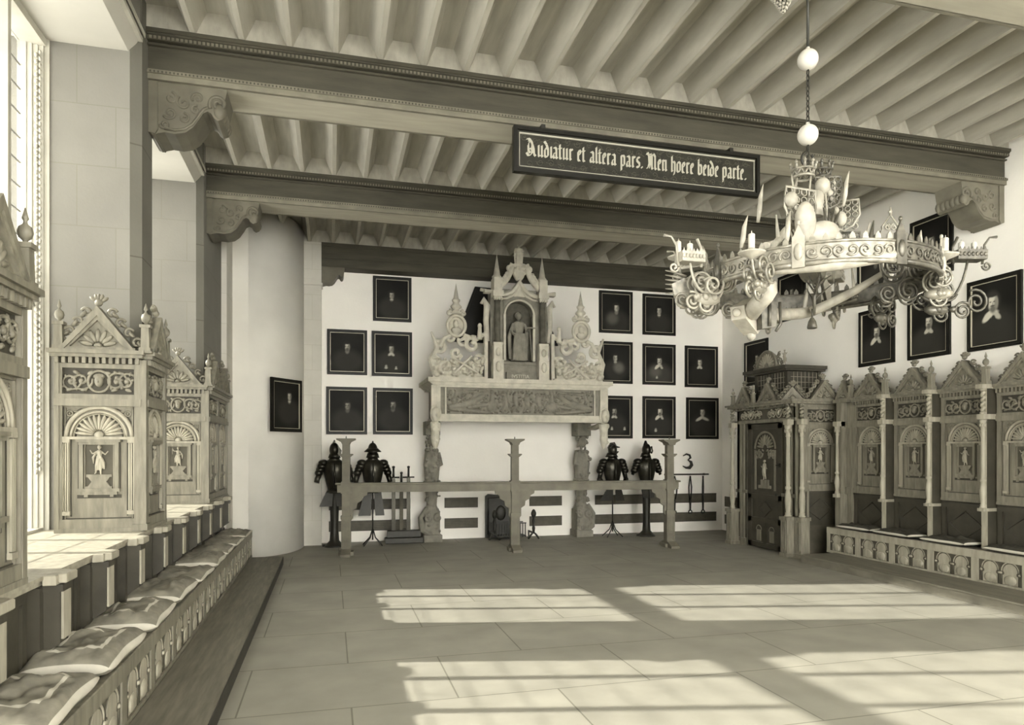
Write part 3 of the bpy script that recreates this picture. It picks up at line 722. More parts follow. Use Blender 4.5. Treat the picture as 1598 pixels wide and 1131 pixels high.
# camera-facing return of the porch with its own carved panel
s = node('side_face', r, (WP+.005, .12, 0), PI/2)
stall_face(s, .58, 3, lower=True, dentil=False, top_gable=False)
gn = node('side_gable', r, (WP+.06,.14,0), PI/2); gable(gn, .56, 2.36, .30, y=-.03)
for k,(x0,w) in enumerate(((.04,.50),(.66,.56))):
    gn = node('front_gable', r, (x0,-.08,0)); gable(gn, w, 2.36, .30 , y=0)
for x in (.0,.58): finial(r, x, 2.36, -.08, .8)
gn = node('corner_gable', r, (WP-.20,-.14,0), PI/4); gable(gn, .36, 2.36, .2, y=0)
la = node('glazed_lantern', r, (.30,.14,0))
m = MB(); lw = .86; ld = .62
for x,y in ((0,0),(lw-.06,0),(lw-.06,ld-.06),(0,ld-.06),(lw/2-.03,0)): m.box(x,x+.06,y,y+.06,2.34,2.84)
m.box(.02,lw-.02,.03,ld,2.34,2.42); m.box(-.10,lw+.10,-.10,ld,2.84,2.87); m.box(-.14,lw+.14,-.14,ld,2.87,2.92); m.box(.0,lw,0,ld,2.92,2.94)
m.box(.06,lw-.06,.035,.045,2.42,2.84); m.box(lw-.035,lw-.025,.06,ld,2.42,2.84)
m.build('lantern_frame', 'oak_dark', la)
m = MB()
for k in range(1,10): x = .06+k*(lw-.12)/10; m.box(x-.003,x+.003,.028,.034,2.42,2.84)
for k in range(1,8): y = .06+k*(ld-.06)/8; m.box(lw-.024,lw-.018,y-.003,y+.003,2.42,2.84)
for k in range(1,5): z = 2.42+k*.084; m.box(.06,lw-.06,.028,.034,z-.003,z+.003); m.box(lw-.024,lw-.018,.06,ld,z-.003,z+.003)
m.build('lead_bars', 'oak_pale', la)
m = MB(); cx = lw*.42; m.prism([(cx+.26*math.cos(a), 2.94+.26*math.sin(a)) for a in [PI*i/16 for i in range(17)]], -.02, .03, 'xz')
m.tube(arc(cx,2.95,-.025,.26),.018,6); m.box(cx-.36,cx+.36,-.03,.04,2.93,2.96)
for s_ in (-1,1):
    for k in range(4): m.tube([(a_[0],-.0,a_[2]) for a_ in spiral((cx+s_*(.27+.03*k),0,3.0+.04*((k*2)%3)+.05*(2-k if k<2 else 0)),.04,.01,1.1,k,sgn=s_)],.012,5)
m.build('shell_pediment', 'oak', la)
m = MB(); petals(m, cx, 2.96, -.028, .05, .21, 11, .12, PI-.12, .04, .02); m.build('shell_carving', 'oak_pale', la)
f = figure(la, lw-.05, 2.94, .24, 0, .0)

# ------------------------------------------------------------------ portraits
def portrait(loc, rz, w, h, label, P, group, res=46, tilt=0):
    """P: fx,fy,fs face centre and size (fractions), collar, hair, beard, turn, hands, robe lightness"""
    r = thing('portrait', label, 'painting', loc, rz, group)
    fw = .052; m = MB()
    for (i0,i1,d0,d1) in ((0,.022,-.03,0),(.022,.042,-.042,0),(.042,fw,-.026,0)):
        for (a,b,c,e) in ((i0,w-i0,i0,i1),(i0,w-i0,h-i1,h-i0)): m.box(a-w/2,b-w/2,d0,d1,c,e)
        for (a,b) in ((i0,i1),(w-i1,w-i0)): m.box(a-w/2,b-w/2,d0,d1,i1,h-i1)
    m.build('frame','frame',r)
    m = MB(); g = .007
    for (a,b,c,e) in ((fw,w-fw,fw,fw+g),(fw,w-fw,h-fw-g,h-fw),(fw,fw+g,fw,h-fw),(w-fw-g,w-fw,fw,h-fw)): m.box(a-w/2,b-w/2,-.03,-.005,c,e)
    m.build('gilt_fillet','gilt',r)
    nx = res; nz = int(res*h/w); W_ = w-2*fw; H_ = h-2*fw
    U,V = np.meshgrid(np.linspace(0,1,nx+1), np.linspace(0,1,nz+1)); asp = H_/W_
    rnd = np.random.RandomState(P.get('seed',1))
    L = .011+.005*np.sin(U*3+rnd.rand()*6)*np.sin(V*4+rnd.rand()*6)+.012*np.exp(-((U-.5)**2+(V-.6)**2)/.1)*P.get('bgl',.35)
    def ell(cx,cy,rx,ry,val,soft=.25,ang=0.0):
        nonlocal L
        du = (U-cx); dv = (V-cy)*asp; c,s = math.cos(ang),math.sin(ang)
        a = (du*c+dv*s)/rx; b = (-du*s+dv*c)/ry; q = np.sqrt(a*a+b*b); t = np.clip((1+soft-q)/(2*soft),0,1); t = t*t*(3-2*t)
        L = L*(1-t)+val*t
    fx,fy,fs = P['fx'],P['fy'],P['fs']*1.3; tn = P.get('turn',1); fl = P.get('fl',.42)
    ell(fx, fy-4.2*fs/asp, 4.2*fs, 3.4*fs, P.get('robe',.030), .35)
    if P.get('robe2'): ell(fx-1.2*fs*tn, fy-3.2*fs/asp, 1.7*fs, 1.6*fs, P['robe2'], .6, .4*tn)
    ell(fx-.1*fs*tn, fy+.15*fs/asp, 1.18*fs, 1.45*fs, P.get('hair',.02), .3)
    ell(fx, fy-1.3*fs/asp, .55*fs, .7*fs, fl*.45, .4)
    col = P.get('collar')
    if col == 'flat':
        ell(fx-.15*fs, fy-1.45*fs/asp, .95*fs, .42*fs, .48, .3, .15); ell(fx-.75*fs, fy-1.75*fs/asp, .95*fs, .42*fs, .58, .25, .75); ell(fx+.55*fs, fy-1.75*fs/asp, .75*fs, .36*fs, .42, .3, -.75); ell(fx+.1*fs, fy-2.1*fs/asp, .28*fs, .42*fs, P.get('robe',.03), .3)
    elif col == 'wide':
        ell(fx-.9*fs, fy-1.9*fs/asp, 1.35*fs, .42*fs, .5, .3, .5); ell(fx+.9*fs, fy-1.9*fs/asp, 1.3*fs, .4*fs, .38, .3, -.35)
    elif col == 'ruff': ell(fx, fy-1.35*fs/asp, 1.15*fs, .42*fs, .5, .3, .1)
    elif col == 'small': ell(fx, fy-1.4*fs/asp, .5*fs, .22*fs, .4, .3)
    elif col == 'bow':
        ell(fx, fy-1.35*fs/asp, .6*fs, .28*fs, .4, .3, 0); ell(fx-.42*fs, fy-1.65*fs/asp, .58*fs, .34*fs, .46, .3, .6); ell(fx+.45*fs, fy-1.7*fs/asp, .55*fs, .34*fs, .42, .3, -.6)
    ell(fx, fy-.02*fs, .70*fs, .98*fs, fl, .25)
    ell(fx-.25*fs*tn, fy+.35*fs/asp, .38*fs, .4*fs, min(fl*1.35,.6), .7)
    ell(fx+.5*fs*tn, fy-.1*fs/asp, .28*fs, .85*fs, fl*.45, .5)
    for s_ in (-1,1): ell(fx+s_*.27*fs-.06*fs*tn, fy+.12*fs/asp, .15*fs, .08*fs, fl*.15, .5)
    ell(fx+.02*fs*tn, fy-.12*fs/asp, .08*fs, .25*fs, fl*.6, .6)
    ell(fx-.05*fs*tn, fy+1.02*fs/asp, .72*fs, .30*fs, P.get('hair',.02), .35); ell(fx-.78*fs*tn, fy+.2*fs/asp, .22*fs, .8*fs, P.get('hair',.02), .5)
    if P.get('beard'): ell(fx, fy-.85*fs/asp, .42*fs, .5*fs, fl*.25, .5)
    if P.get('beard') or P.get('tache'): ell(fx-.02*fs, fy-.42*fs/asp, .34*fs, .10*fs, fl*.15, .4)
    else: ell(fx-.02*fs, fy-.5*fs/asp, .22*fs, .06*fs, fl*.4, .5)
    for (hx,hy,hr) in P.get('hands',()): ell(hx,hy,hr*.7,hr,.35,.4); ell(hx,hy-.8*hr/asp,hr*.9,hr*.4,.45,.4)
    bm = bmesh.new(); ly = bm.verts.layers.float_color.new('paint'); g = []
    for j in range(nz+1):
        row = []
        for i in range(nx+1):
            v = bm.verts.new((-w/2+fw+W_*i/nx, -.012, fw+H_*j/nz)); l = float(L[j,i]); v[ly] = (l*1.0, l*.955, l*.80, 1); row.append(v)
        g.append(row)
    for j in range(nz):
        for i in range(nx): bm.faces.new([g[j][i],g[j][i+1],g[j+1][i+1],g[j+1][i]])
    m2 = MB(); m2.bm.free(); m2.bm = bm
    back = [bm.verts.new(p) for p in ((-w/2+.02,-.004,.02),(w/2-.02,-.004,.02),(w/2-.02,-.004,h-.02),(-w/2+.02,-.004,h-.02))]; bm.faces.new(back)
    m2.build('canvas','paint',r)
    return r
def pb(x0, x1, z1, z0, label, group='portraits on the far wall', **P):
    portrait(((x0+x1)/2, YB-.004, z0), 0, x1-x0, z1-z0, label, P, group)
pb(.716,1.386,4.650,3.863,'portrait of a pale-faced person in dark, alone in the top row left of the fireplace', fx=.48,fy=.60,fs=.075,collar='small',fl=.30,seed=1)
pb(-.060,.617,3.685,2.905,'dark portrait of a high-browed person, middle row beside the corner, left of the fireplace', fx=.50,fy=.64,fs=.08,collar=None,fl=.38,seed=2,beard=True)
pb(.694,1.397,3.685,2.897,'portrait of a person in white collar and slashed sleeves, middle row next to the fireplace', fx=.48,fy=.63,fs=.075,collar='bow',fl=.3,robe=.035,hands=((.33,.17,.05),(.62,.15,.04)),seed=3)
pb(-.075,.617,2.692,1.871,'very dark portrait, bottom row in the corner left of the fireplace', fx=.52,fy=.62,fs=.08,fl=.22,seed=4)
pb(.716,1.409,2.690,1.873,'dark portrait with dim bearded face, bottom row next to the fireplace on its left', fx=.50,fy=.66,fs=.08,fl=.25,beard=True,seed=5)
pb(4.949,5.638,4.645,3.84,'portrait of a long-haired person, top row right of the fireplace, nearer it', fx=.52,fy=.62,fs=.085,collar=None,fl=.42,robe2=.10,turn=1,seed=6)
pb(5.853,6.552,4.632,3.841,'portrait of a dark-haired person in black, top row right, farther from the fireplace', fx=.50,fy=.62,fs=.08,collar='small',fl=.38,hair=.01,seed=7)
pb(4.976,5.638,3.677,2.875,'portrait partly hidden by the fireplace carving, middle row, person with cloak', fx=.46,fy=.63,fs=.08,collar='small',robe2=.14,fl=.40,turn=-1,seed=8)
pb(5.853,6.552,3.663,2.872,'portrait of a person in pale collar and light cloak, middle row centre, right of fireplace', fx=.51,fy=.60,fs=.085,collar='flat',robe=.05,robe2=.10,tache=True,fl=.48,hands=((.42,.14,.04),),seed=9)
pb(6.761,7.484,3.66,2.843,'portrait of a smiling person in bright bow collar, middle row nearest the right corner', fx=.44,fy=.62,fs=.075,collar='bow',fl=.42,robe=.02,seed=10)
pb(4.976,5.638,2.639,1.823,'portrait of a person with small ruff and two pale hands, bottom row beside the fireplace', fx=.42,fy=.65,fs=.085,collar='bow',fl=.32,beard=True,hands=((.33,.2,.05),(.80,.2,.05)),seed=11)
pb(5.853,6.552,2.644,1.827,'portrait of a bearded person with pointed white collar, bottom row centre, right of fireplace', fx=.53,fy=.66,fs=.085,collar='flat',beard=True,fl=.5,hands=((.38,.16,.05),),seed=12)
pb(6.789,7.499,2.637,1.818,'portrait of a moustached person with broad white collar, bottom row nearest the right corner', fx=.50,fy=.67,fs=.085,collar='wide',tache=True,fl=.42,seed=13)
def pr_(yf, yn, z0, z1, label, res=70, **P):
    portrait((XR-.004, (yf+yn)/2, z0), -PI/2, yf-yn, z1-z0, label, P, 'portraits on the right wall', res)
pr_(8.591,7.928,2.822,3.632,'portrait of a bearded person in striped collar on the right wall, leftmost above the stalls', fx=.50,fy=.60,fs=.10,collar='flat',beard=True,fl=.5,seed=21)
pr_(7.696,7.034,2.812,3.608,'portrait of a person with spiky hair and bow collar, middle one above the stalls', fx=.50,fy=.60,fs=.10,collar='bow',beard=True,fl=.48,robe2=.035,hair=.012,seed=22)
pr_(6.788,6.095,2.80,3.650,'portrait of a moustached person with big white collar, rightmost above the stalls', res=90, fx=.47,fy=.66,fs=.115,collar='flat',beard=True,fl=.55,hair=.035,seed=23)
pr_(11.514,10.80,2.80,3.615,'small dark portrait on the right wall behind the corner porch', fx=.52,fy=.62,fs=.075,collar='small',fl=.35,seed=24)
pr_(11.493,10.75,3.835,4.62,'portrait high on the right wall near the corner, half hidden by the chandelier lantern', fx=.5,fy=.6,fs=.08,collar='small',fl=.3,seed=25)
pr_(10.50,9.795,3.815,4.61,'portrait high on the right wall hidden behind the chandelier ring', fx=.5,fy=.6,fs=.08,fl=.3,seed=26)
pr_(8.62,7.93,3.86,4.66,'portrait high on the right wall behind the chandelier, left of the fully seen upper one', fx=.5,fy=.6,fs=.08,fl=.3,seed=27)
pr_(7.653,6.996,3.86,4.655,'upper portrait on the right wall beside the beam corbel, behind chandelier candles', fx=.5,fy=.6,fs=.09,fl=.3,seed=28)
portrait((-.665, 11.095, 1.877), .925, .685, .81, 'dark portrait hung on the curved corner wall at left', dict(fx=.62,fy=.70,fs=.075,fl=.34,collar='small',seed=31), 'portrait on the curved wall')

# ------------------------------------------------------------------ fireplace
t = thing('fireplace', 'tall carved sandstone fireplace with openwork gable, niche statue and caryatid legs', 'fireplace', (3.12, YB-.005, 0))
# local: x centred on 3.12, y 0 = wall, -y towards viewer
FY = -1.1
m = MB()
m.box(-1.42,1.42,FY,-.0,2.12,2.66); m.build('hood_body','sandstone',t)
m = MB()
m.box(-1.60,1.60,FY-.12,0,2.71,2.78); m.prism([(-1.52,2.66),(1.52,2.66),(1.58,2.71),(-1.58,2.71)],FY-.08,0,'xz'); m.box(-1.50,1.50,FY-.05,0,2.63,2.66)
m.build('mantel_cornice','sandstone_pale',t)
m = MB(); m.box(-1.44,1.44,FY-.05,FY+.03,2.07,2.15); m.box(-1.44,1.44,FY-.03,FY+.03,2.15,2.19); m.box(-1.44,-1.40,FY,0,2.07,2.15); m.box(1.40,1.44,FY,0,2.07,2.15)
for s in (-1,1): m.box(s*1.42-.03,s*1.42+.03,FY-.06,FY+.1,2.07,2.66); m.box(s*1.30-.012,s*1.30+.012,FY-.03,FY,2.19,2.63)
m.build('lintel_moulding','sandstone_pale',t)
# frieze: crowded relief (two reclining figures, medallion children, strapwork) as a real height field
def hfield(x0,x1,z0,z1,nx,nz,y,f,name,matn,parent):
    m = MB(); xs = np.linspace(x0,x1,nx+1); zs = np.linspace(z0,z1,nz+1); Hh = f(*np.meshgrid(xs,zs))
    G = [[m.v((xs[i], y-Hh[j,i], zs[j])) for i in range(nx+1)] for j in range(nz+1)]
    for j in range(nz):
        for i in range(nx): m.f([G[j][i],G[j][i+1],G[j+1][i+1],G[j+1][i]], True)
    # close the rim back to the ground plane
    B = {}
    ring = [(0,i) for i in range(nx)]+[(j,nx) for j in range(nz)]+[(nz,i) for i in range(nx,0,-1)]+[(j,0) for j in range(nz,0,-1)]
    bv = [m.v((xs[i], y+.01, zs[j])) for j,i in ring]
    for k,(j,i) in enumerate(ring):
        j2,i2 = ring[(k+1)%len(ring)]; m.f([G[j][i],bv[k],bv[(k+1)%len(ring)],G[j2][i2]])
    m.f(bv); return m.build(name, matn, parent)
def relief(pts):
    """pts: list of (x,z,r,h) blobs -> height function"""
    def f(X,Z):
        Hh = np.zeros_like(X)
        for (x,z,r,h) in pts:
            d2 = ((X-x)**2+(Z-z)**2)/(r*r); Hh = np.maximum(Hh, h*np.sqrt(np.clip(1-d2,0,None)))
        return Hh
    return f
rnd = random.Random(5); PT = []
def limb(x0,z0,x1,z1,r0,r1,h):
    n = max(2,int(math.hypot(x1-x0,z1-z0)/.012))
    for i in range(n+1):
        a = i/n; PT.append((x0+(x1-x0)*a, z0+(z1-z0)*a, r0+(r1-r0)*a, h))
for s,o in ((1,-1.22),(-1,1.22)):
    limb(o,2.30,o+s*.35,2.38,.05,.07,.06); limb(o+s*.35,2.38,o+s*.55,2.50,.05,.04,.05); limb(o+s*.0,2.28,o+s*.62,2.22,.04,.03,.05); PT.append((o+s*.06,2.42,.05,.06)); limb(o+s*.05,2.36,o+s*.1,2.54,.03,.03,.04); limb(o+s*.1,2.55,o+s*.6,2.58,.03,.02,.03); limb(o+s*.3,2.3,o+s*.7,2.36,.035,.03,.05)
for cx in (-.52,.52):
    PT.append((cx,2.33,.10,.06)); limb(cx,2.42,cx,2.52,.045,.035,.06); PT.append((cx,2.555,.04,.06))
for cx in (-.30,-.12,.08,.28):
    PT.append((cx,2.53,.038,.06)); limb(cx,2.47,cx+.02,2.33,.05,.035,.06); limb(cx,2.44,cx+.09,2.38,.02,.018,.05); limb(cx,2.33,cx-.05,2.24,.028,.02,.05); limb(cx,2.33,cx+.06,2.25,.028,.02,.05)
for _ in range(420): PT.append((rnd.uniform(-1.27,1.27), rnd.uniform(2.22,2.60), rnd.uniform(.010,.026), rnd.uniform(.02,.065)))
hfield(-1.28,1.28,2.20,2.62,420,76,FY-.008,relief(PT),'frieze_relief','sandstone',t)
def mass(m, pts, r): m.tube(pts, r, 8)
# legs (caryatid pilasters) against the wall
for s in (-1,1):
    x = 1.40*s; m = MB(); rnd = random.Random(3+s)
    m.box(x-.16,x+.16,-.40,-.02,0,.12); m.box(x-.13,x+.13,-.34,-.02,.12,.5)
    m.lathe([(.16,.5),(.12,.56),(.09,.62),(.10,.8),(.14,1.0),(.15,1.05),(.11,1.08)], (x,-.2,0), 14, sy=.9)
    m.tube([(x,-.2,1.08),(x,-.22,1.35),(x,-.2,1.6)], [.13,.15,.12], 10); m.ell((x,-.24,1.75),.085,.09,.11,10,8); m.tube([(x-s*.1,-.24,1.55),(x-s*.15,-.28,1.35),(x,-.34,1.3)],[.05,.045,.04],6)
    m.box(x-.13,x+.13,-.36,-.02,1.86,2.10)
    for k in range(110):
        z = rnd.uniform(.1,2.05); a = rnd.uniform(-.13,.13); m.ell((x+a,-.345+rnd.uniform(0,.05)+(.06 if z>.5 and abs(z-1.3)>.35 else 0),z),rnd.uniform(.015,.035),.035,rnd.uniform(.015,.045),7,5)
    for q in (-1,1): m.tube([(x+p[0],-.36,p[2]) for p in spiral((q*.09,0,.42),.07,.015,1.3,PI/2,sgn=q)],.02,5)
    m.tube([(x+s*.02,-.34,.1),(x+s*.17,-.30,.2),(x+s*.2,-.28,.42),(x+s*.1,-.28,.6)],[.05,.06,.05,.03],7)
    remesh(m, .008, 'caryatid_leg', 'sandstone', t, 0)
    m = MB(); fx = 1.47*s
    m.box(fx-.07,fx+.07,FY-.05,FY+.05,2.15,2.66)
    m.ell((fx,FY-.07,2.18),.075,.075,.12,12,8); m.ell((fx,FY-.14,2.17),.02,.03,.03,6,5); m.tube([(fx+.075*math.cos(a),FY-.05,2.19+.13*math.sin(a)) for a in [2*PI*i/14 for i in range(14)]],.022,6,closed=True)
    for k in range(14): m.ell((fx+rnd.uniform(-.06,.06),FY-.05+rnd.uniform(-.03,.03),2.02-rnd.uniform(0,.3)),rnd.uniform(.025,.045),.04,rnd.uniform(.025,.05),7,5)
    m.lathe([(.02,1.62),(.05,1.68),(.075,1.78),(.07,1.9),(.09,2.05)], (fx,FY-.02,0), 10)
    m.tube([(fx,FY+.05,2.05),(fx+.0*s,FY+.4,2.0),(fx,-.4,2.0)],[.06,.05,.04],6)
    remesh(m, .007, 'mask_bracket', 'sandstone_pale', t, 0)
# openwork scroll wings with medallion and spire
OY = FY+.12
def wing(s):
    m = MB(); X = lambda u: s*u
    rnd = random.Random(9)
    m.box(X(.60),X(1.50),OY-.03,OY+.10,2.78,2.83)
    m.box(X(.56),X(.62),OY,OY+.10,2.78,3.6)
    blobs = []
    for (cx,cz,r0,t_,a0,sg,th) in ((1.28,2.98,.16,1.4,2.2,1,.045),(.92,2.98,.18,1.3,.3,-1,.05),(1.38,3.30,.12,1.3,1.0,1,.035),(.82,3.36,.14,1.2,2.0,-1,.04),(1.10,3.22,.10,1.1,3.5,1,.035),(1.20,3.46,.08,1.1,1.5,1,.03),(.72,3.12,.10,1.2,4.2,-1,.035),(.98,3.42,.09,1.1,.5,-1,.03),(1.44,3.08,.07,1.1,0,1,.03)):
        m.tube([(X(p[0]),OY+.02,p[2]) for p in spiral((cx,0,cz),r0,.02,t_,a0,sgn=sg)], th, 7)
    m.tube([(X(.62),OY+.03,3.55),(X(.75),OY+.02,3.45),(X(.98),OY,3.52)], .035, 7)
    m.tube([(X(1.45),OY+.03,2.82),(X(1.52),OY+.03,3.1),(X(1.42),OY,3.3),(X(1.52),OY,3.55)], [.05,.05,.04,.02], 7)
    m.tube([(X(1.38),OY,3.3),(X(1.30),OY,3.45),(X(1.2),OY,3.5)], .035, 7)
    m.tube([(X(.70),OY,3.45),(X(.70),OY,3.68)], [.05,.03], 8); m.ell((X(.70),OY,3.68),.04,.04,.05,8,6)
    for _ in range(46): m.ell((X(rnd.uniform(.64,1.48)),OY-.03,rnd.uniform(2.84,3.14)),rnd.uniform(.02,.05),.05,rnd.uniform(.02,.045),7,5,R=Matrix.Rotation(rnd.uniform(0,3),3,'Y'))
    m.tube([(X(.75),OY-.08,2.88),(X(1.2),OY-.08,3.14)],.02,6); m.tube([(X(1.15),OY-.08,2.86),(X(.85),OY-.08,3.16)],.02,6)
    m.box(X(.66),X(1.46),OY+.02,OY+.07,2.80,3.06)
    remesh(m, .008, 'scroll_wing', 'sandstone_pale', t, 0)
    m = MB(); cx = X(1.10); cz = 3.66
    m.tube([(cx+.15*math.cos(a),OY-.02,cz+.17*math.sin(a)) for a in [2*PI*i/24 for i in range(24)]],.028,7,closed=True)
    m.ell((cx,OY+.02,cz),.15,.03,.17,14,6); m.ell((cx-.01,OY-.03,cz+.03),.05,.05,.07,8,6); m.ell((cx,OY-.01,cz-.07),.09,.04,.06,8,6)
    for q in (-1,1): m.tube([(cx+p[0],OY,cz+.20+p[2]) for p in spiral((q*.12,0,.02),.05,.01,1.2,PI/2,sgn=q)],.022,6)
    m.lathe([(.09,.19),(.10,.22),(.06,.25),(.05,.28),(.09,.31),(.095,.33),(.055,.37),(.05,.40),(.07,.42),(.07,.44),(.045,.46),(.0,.72)],(cx,OY+.02,cz),12)
    m.build('medallion_spire','sandstone_pale',t)
wing(-1); wing(1)
# centre aedicule
ac = node('centre_aedicule', t, (0, FY+.18, 0)); m = MB()
m.box(-.50,.50,-.02,.22,2.78,3.10); m.box(-.24,.24,-.08,0,2.78,2.92); m.box(-.30,.30,-.06,0,3.05,3.10)
m.box(-.50,-.26,.02,.22,3.10,4.30); m.box(.26,.50,.02,.22,3.10,4.30); 
pts = [(-.26,4.30),(-.26,3.98)]+[(.26*math.cos(PI-a), 3.90+.22*math.sin(a)+.0) for a in [PI*i/12 for i in range(13)]]+[(.26,3.98),(.26,4.30)]
m.prism([(-.30,4.34),(-.26,3.90)]+[(-.25*math.cos(a), 3.90+.24*math.sin(a)) for a in [PI*i/12 for i in range(13)]]+[(.26,3.90),(.30,4.34)], .0, .22, 'xz')
m.build('niche_wall','sandstone',ac); MB().box(-.27,.27,.17,.22,3.10,4.3).build('niche_back','sandstone_dark',ac)  # niche back darkened by colour for the shade inside
m = MB()
og = [(-.36,4.22),(-.26,4.23),(-.14,4.28),(-.06,4.37),(0,4.48),(.06,4.37),(.14,4.28),(.26,4.23),(.36,4.22)]
m.tube([(a,-.04,b) for a,b in og], .035, 7); m.tube([(a*.93,-.02,b-.06) for a,b in og], .02, 6)
m.tube(arc(0,3.90,-.02,.26,n=18),.02,6)
for s in (-1,1): m.box(s*.26-.02,s*.26+.02,-.03,.02,3.12,3.92)
m.prism([(-.4,4.22),(-.28,4.28),(-.12,4.34),(0,4.50),(.12,4.34),(.28,4.28),(.4,4.22)],-.02,.2,'xz')
m.build('ogee_arch','sandstone_pale',ac)
m = MB()
for s in (-1,1):
    P = bez((s*.42,0,4.32),(s*.33,0,4.36),(s*.20,0,4.52),(s*.12,0,4.72),12); m.tube([(p.x,-.02,p.z) for p in P],[.05,.055,.06,.04],8)
    for k in range(9):
        p = P[1+k]; m.ell((p.x+s*.04,-.05,p.z+.02),.035,.04,.03,7,5)
    m.tube([(s*.12+p[0],-.02,4.70+p[2]) for p in spiral((s*.05,0,0),.07,.015,1.2,PI/2,sgn=s)],.03,6)
m.lathe([(.05,4.5),(.09,4.56),(.12,4.64),(.09,4.70),(.13,4.74),(.13,4.77)],(0,.02,0),12)
for k in range(8): m.ell((.08*math.cos(k*.8),-.05+.03*math.sin(k*.8),4.62+.012*k),.035,.03,.04,6,5)
remesh(m,.008,'volute_crown','sandstone_pale',ac,0)
for s in (-1,1):
    m = MB(); x = s*.40
    m.box(x-.09,x+.09,-.16,.02,2.78,3.12); m.box(x-.075,x+.075,-.14,.02,3.12,3.38); m.ell((x,-.16,3.0),.05,.03,.09,8,6); m.ell((x,-.145,3.25),.045,.025,.07,8,6)
    m.box(x-.085,x+.085,-.15,.02,3.37,3.41); m.box(x-.07,x+.07,-.13,.1,4.28,4.50); m.box(x-.09,x+.09,-.16,.1,4.18,4.28)
    for k in range(7): m.ell((x-.06+.02*k,-.13,4.15+.02*(k%2)),.022,.03,.035,6,5)
    m.lathe([(.085,4.50),(.085,4.53),(.06,4.56),(.0,4.92)],(x,-.03,0),8)
    m.build('corner_pier','sandstone_pale',ac)
    m = MB(); m.lathe([(.055,3.41),(.065,3.44),(.05,3.47),(.052,3.8),(.046,4.08),(.06,4.12)],(x,-.08,0),14); m.build('dark_shaft','sandstone_dark',ac)
    m = MB(); x2 = s*.55
    m.tube([(x2,.05,3.45),(x2+s*.02,.05,3.8),(x2-s*.0,.05,4.05),(x2+s*.07,.05,4.16),(x2+s*.10,.05,4.08)],[.05,.05,.06,.045,.03],8); m.box(x2-.06,x2+.10,-.03,.1,4.26,4.31); m.tube([(x2,.05,4.3),(x2+s*.12,.05,4.32)],.03,6)
    m.build('side_console','sandstone_pale',ac)
def robed(h, hood=False, wings=False):
    m = MB(); u = h/7.5
    T = lambda p,r: m.tube([(a*u,b*u,c*u) for a,b,c in p],[q*u for q in r],10)
    T([(0,0,0),(0,0,1.2),(.1,0,3),(0,0,4.3),(0,0,5.3),(0,0,5.9),(0,0,6.2)],[1.25,1.1,.95,.7,.85,.85,.3])
    m.ell((0,-.1*u,6.9*u),.45*u,.5*u,.6*u,10,8); m.ell((0,.1*u,7.05*u),.58*u,.5*u,.55*u,10,8)
    T([(-.8,0,5.7),(-1.3,-.3,4.6),(-.9,-.9,3.9)],[.32,.28,.2]); T([(.8,0,5.7),(1.4,-.2,4.7),(1.6,-.8,4.9)],[.32,.28,.2])
    for k in range(7): a = -1.0+k*.33; T([(a*.7,-.7,4.2),(a*.9,-.85,2.2),(a*1.05,-.95,.1)],[.14,.16,.16])
    T([(-1.0,-.2,5.3),(-1.5,.0,3.6),(-1.3,.1,.3)],[.3,.35,.25]); T([(1.3,0,5.0),(1.3,.0,3.0),(1.2,.1,.3)],[.3,.3,.25])
    if wings: T([(-.9,.3,6.0),(-1.2,.4,4.5),(-.9,.4,2.5)],[.5,.6,.3]); T([(.9,.3,6.0),(1.2,.4,4.5),(.9,.4,2.5)],[.5,.6,.3])
    return m
o = remesh(robed(.84),.007,'niche_statue','sandstone',ac,1); o.location = (0,.04,3.12)
m = MB(); m.tube([(.17,-.07,3.66),(.20,-.10,3.12)],.012,6); m.tube([(.10,-.12,3.68),(.26,-.1,3.68)],.012,6); m.build('statue_sword','sandstone',ac)
o = remesh(robed(.36,wings=True),.005,'crowning_figure','sandstone_pale',ac,1); o.location = (0,.02,4.77)
def font_text(txt, name, size, parent, loc, matn, rz=0):
    cu = bpy.data.curves.new('text_curve','FONT'); cu.body = txt; cu.size = size; cu.extrude = .004; cu.align_x = 'CENTER'; cu.materials.append(M[matn])
    q = bpy.data.objects.new('text_raw', cu); C.objects.link(q); dg = bpy.context.evaluated_depsgraph_get(); me = bpy.data.meshes.new_from_object(q.evaluated_get(dg)); bpy.data.objects.remove(q)
    o = bpy.data.objects.new(name, me); C.objects.link(o); o.parent = parent; o.location = loc; o.rotation_euler = (PI/2,0,rz); return o
font_text('IVSTITIA','inscription',.085,ac,(0,-.085,2.82),'sandstone_pale')
# dark tapering board on the wall behind the overmantel
t2 = thing('chimney_board', 'dark tapering board on the wall behind the fireplace gable', 'board', (3.13,YB-.005,0))
m = MB(); m.prism([(-.98,3.55),(-.60,4.56),(.60,4.50),(.98,3.55)],-.06,0,'xz'); m.prism([(-.94,3.58),(-.58,4.52),(.58,4.46),(.94,3.58)],-.075,-.06,'xz'); m.build('board_panel','frame',t2)
for x in (3.13-1.10,): pass
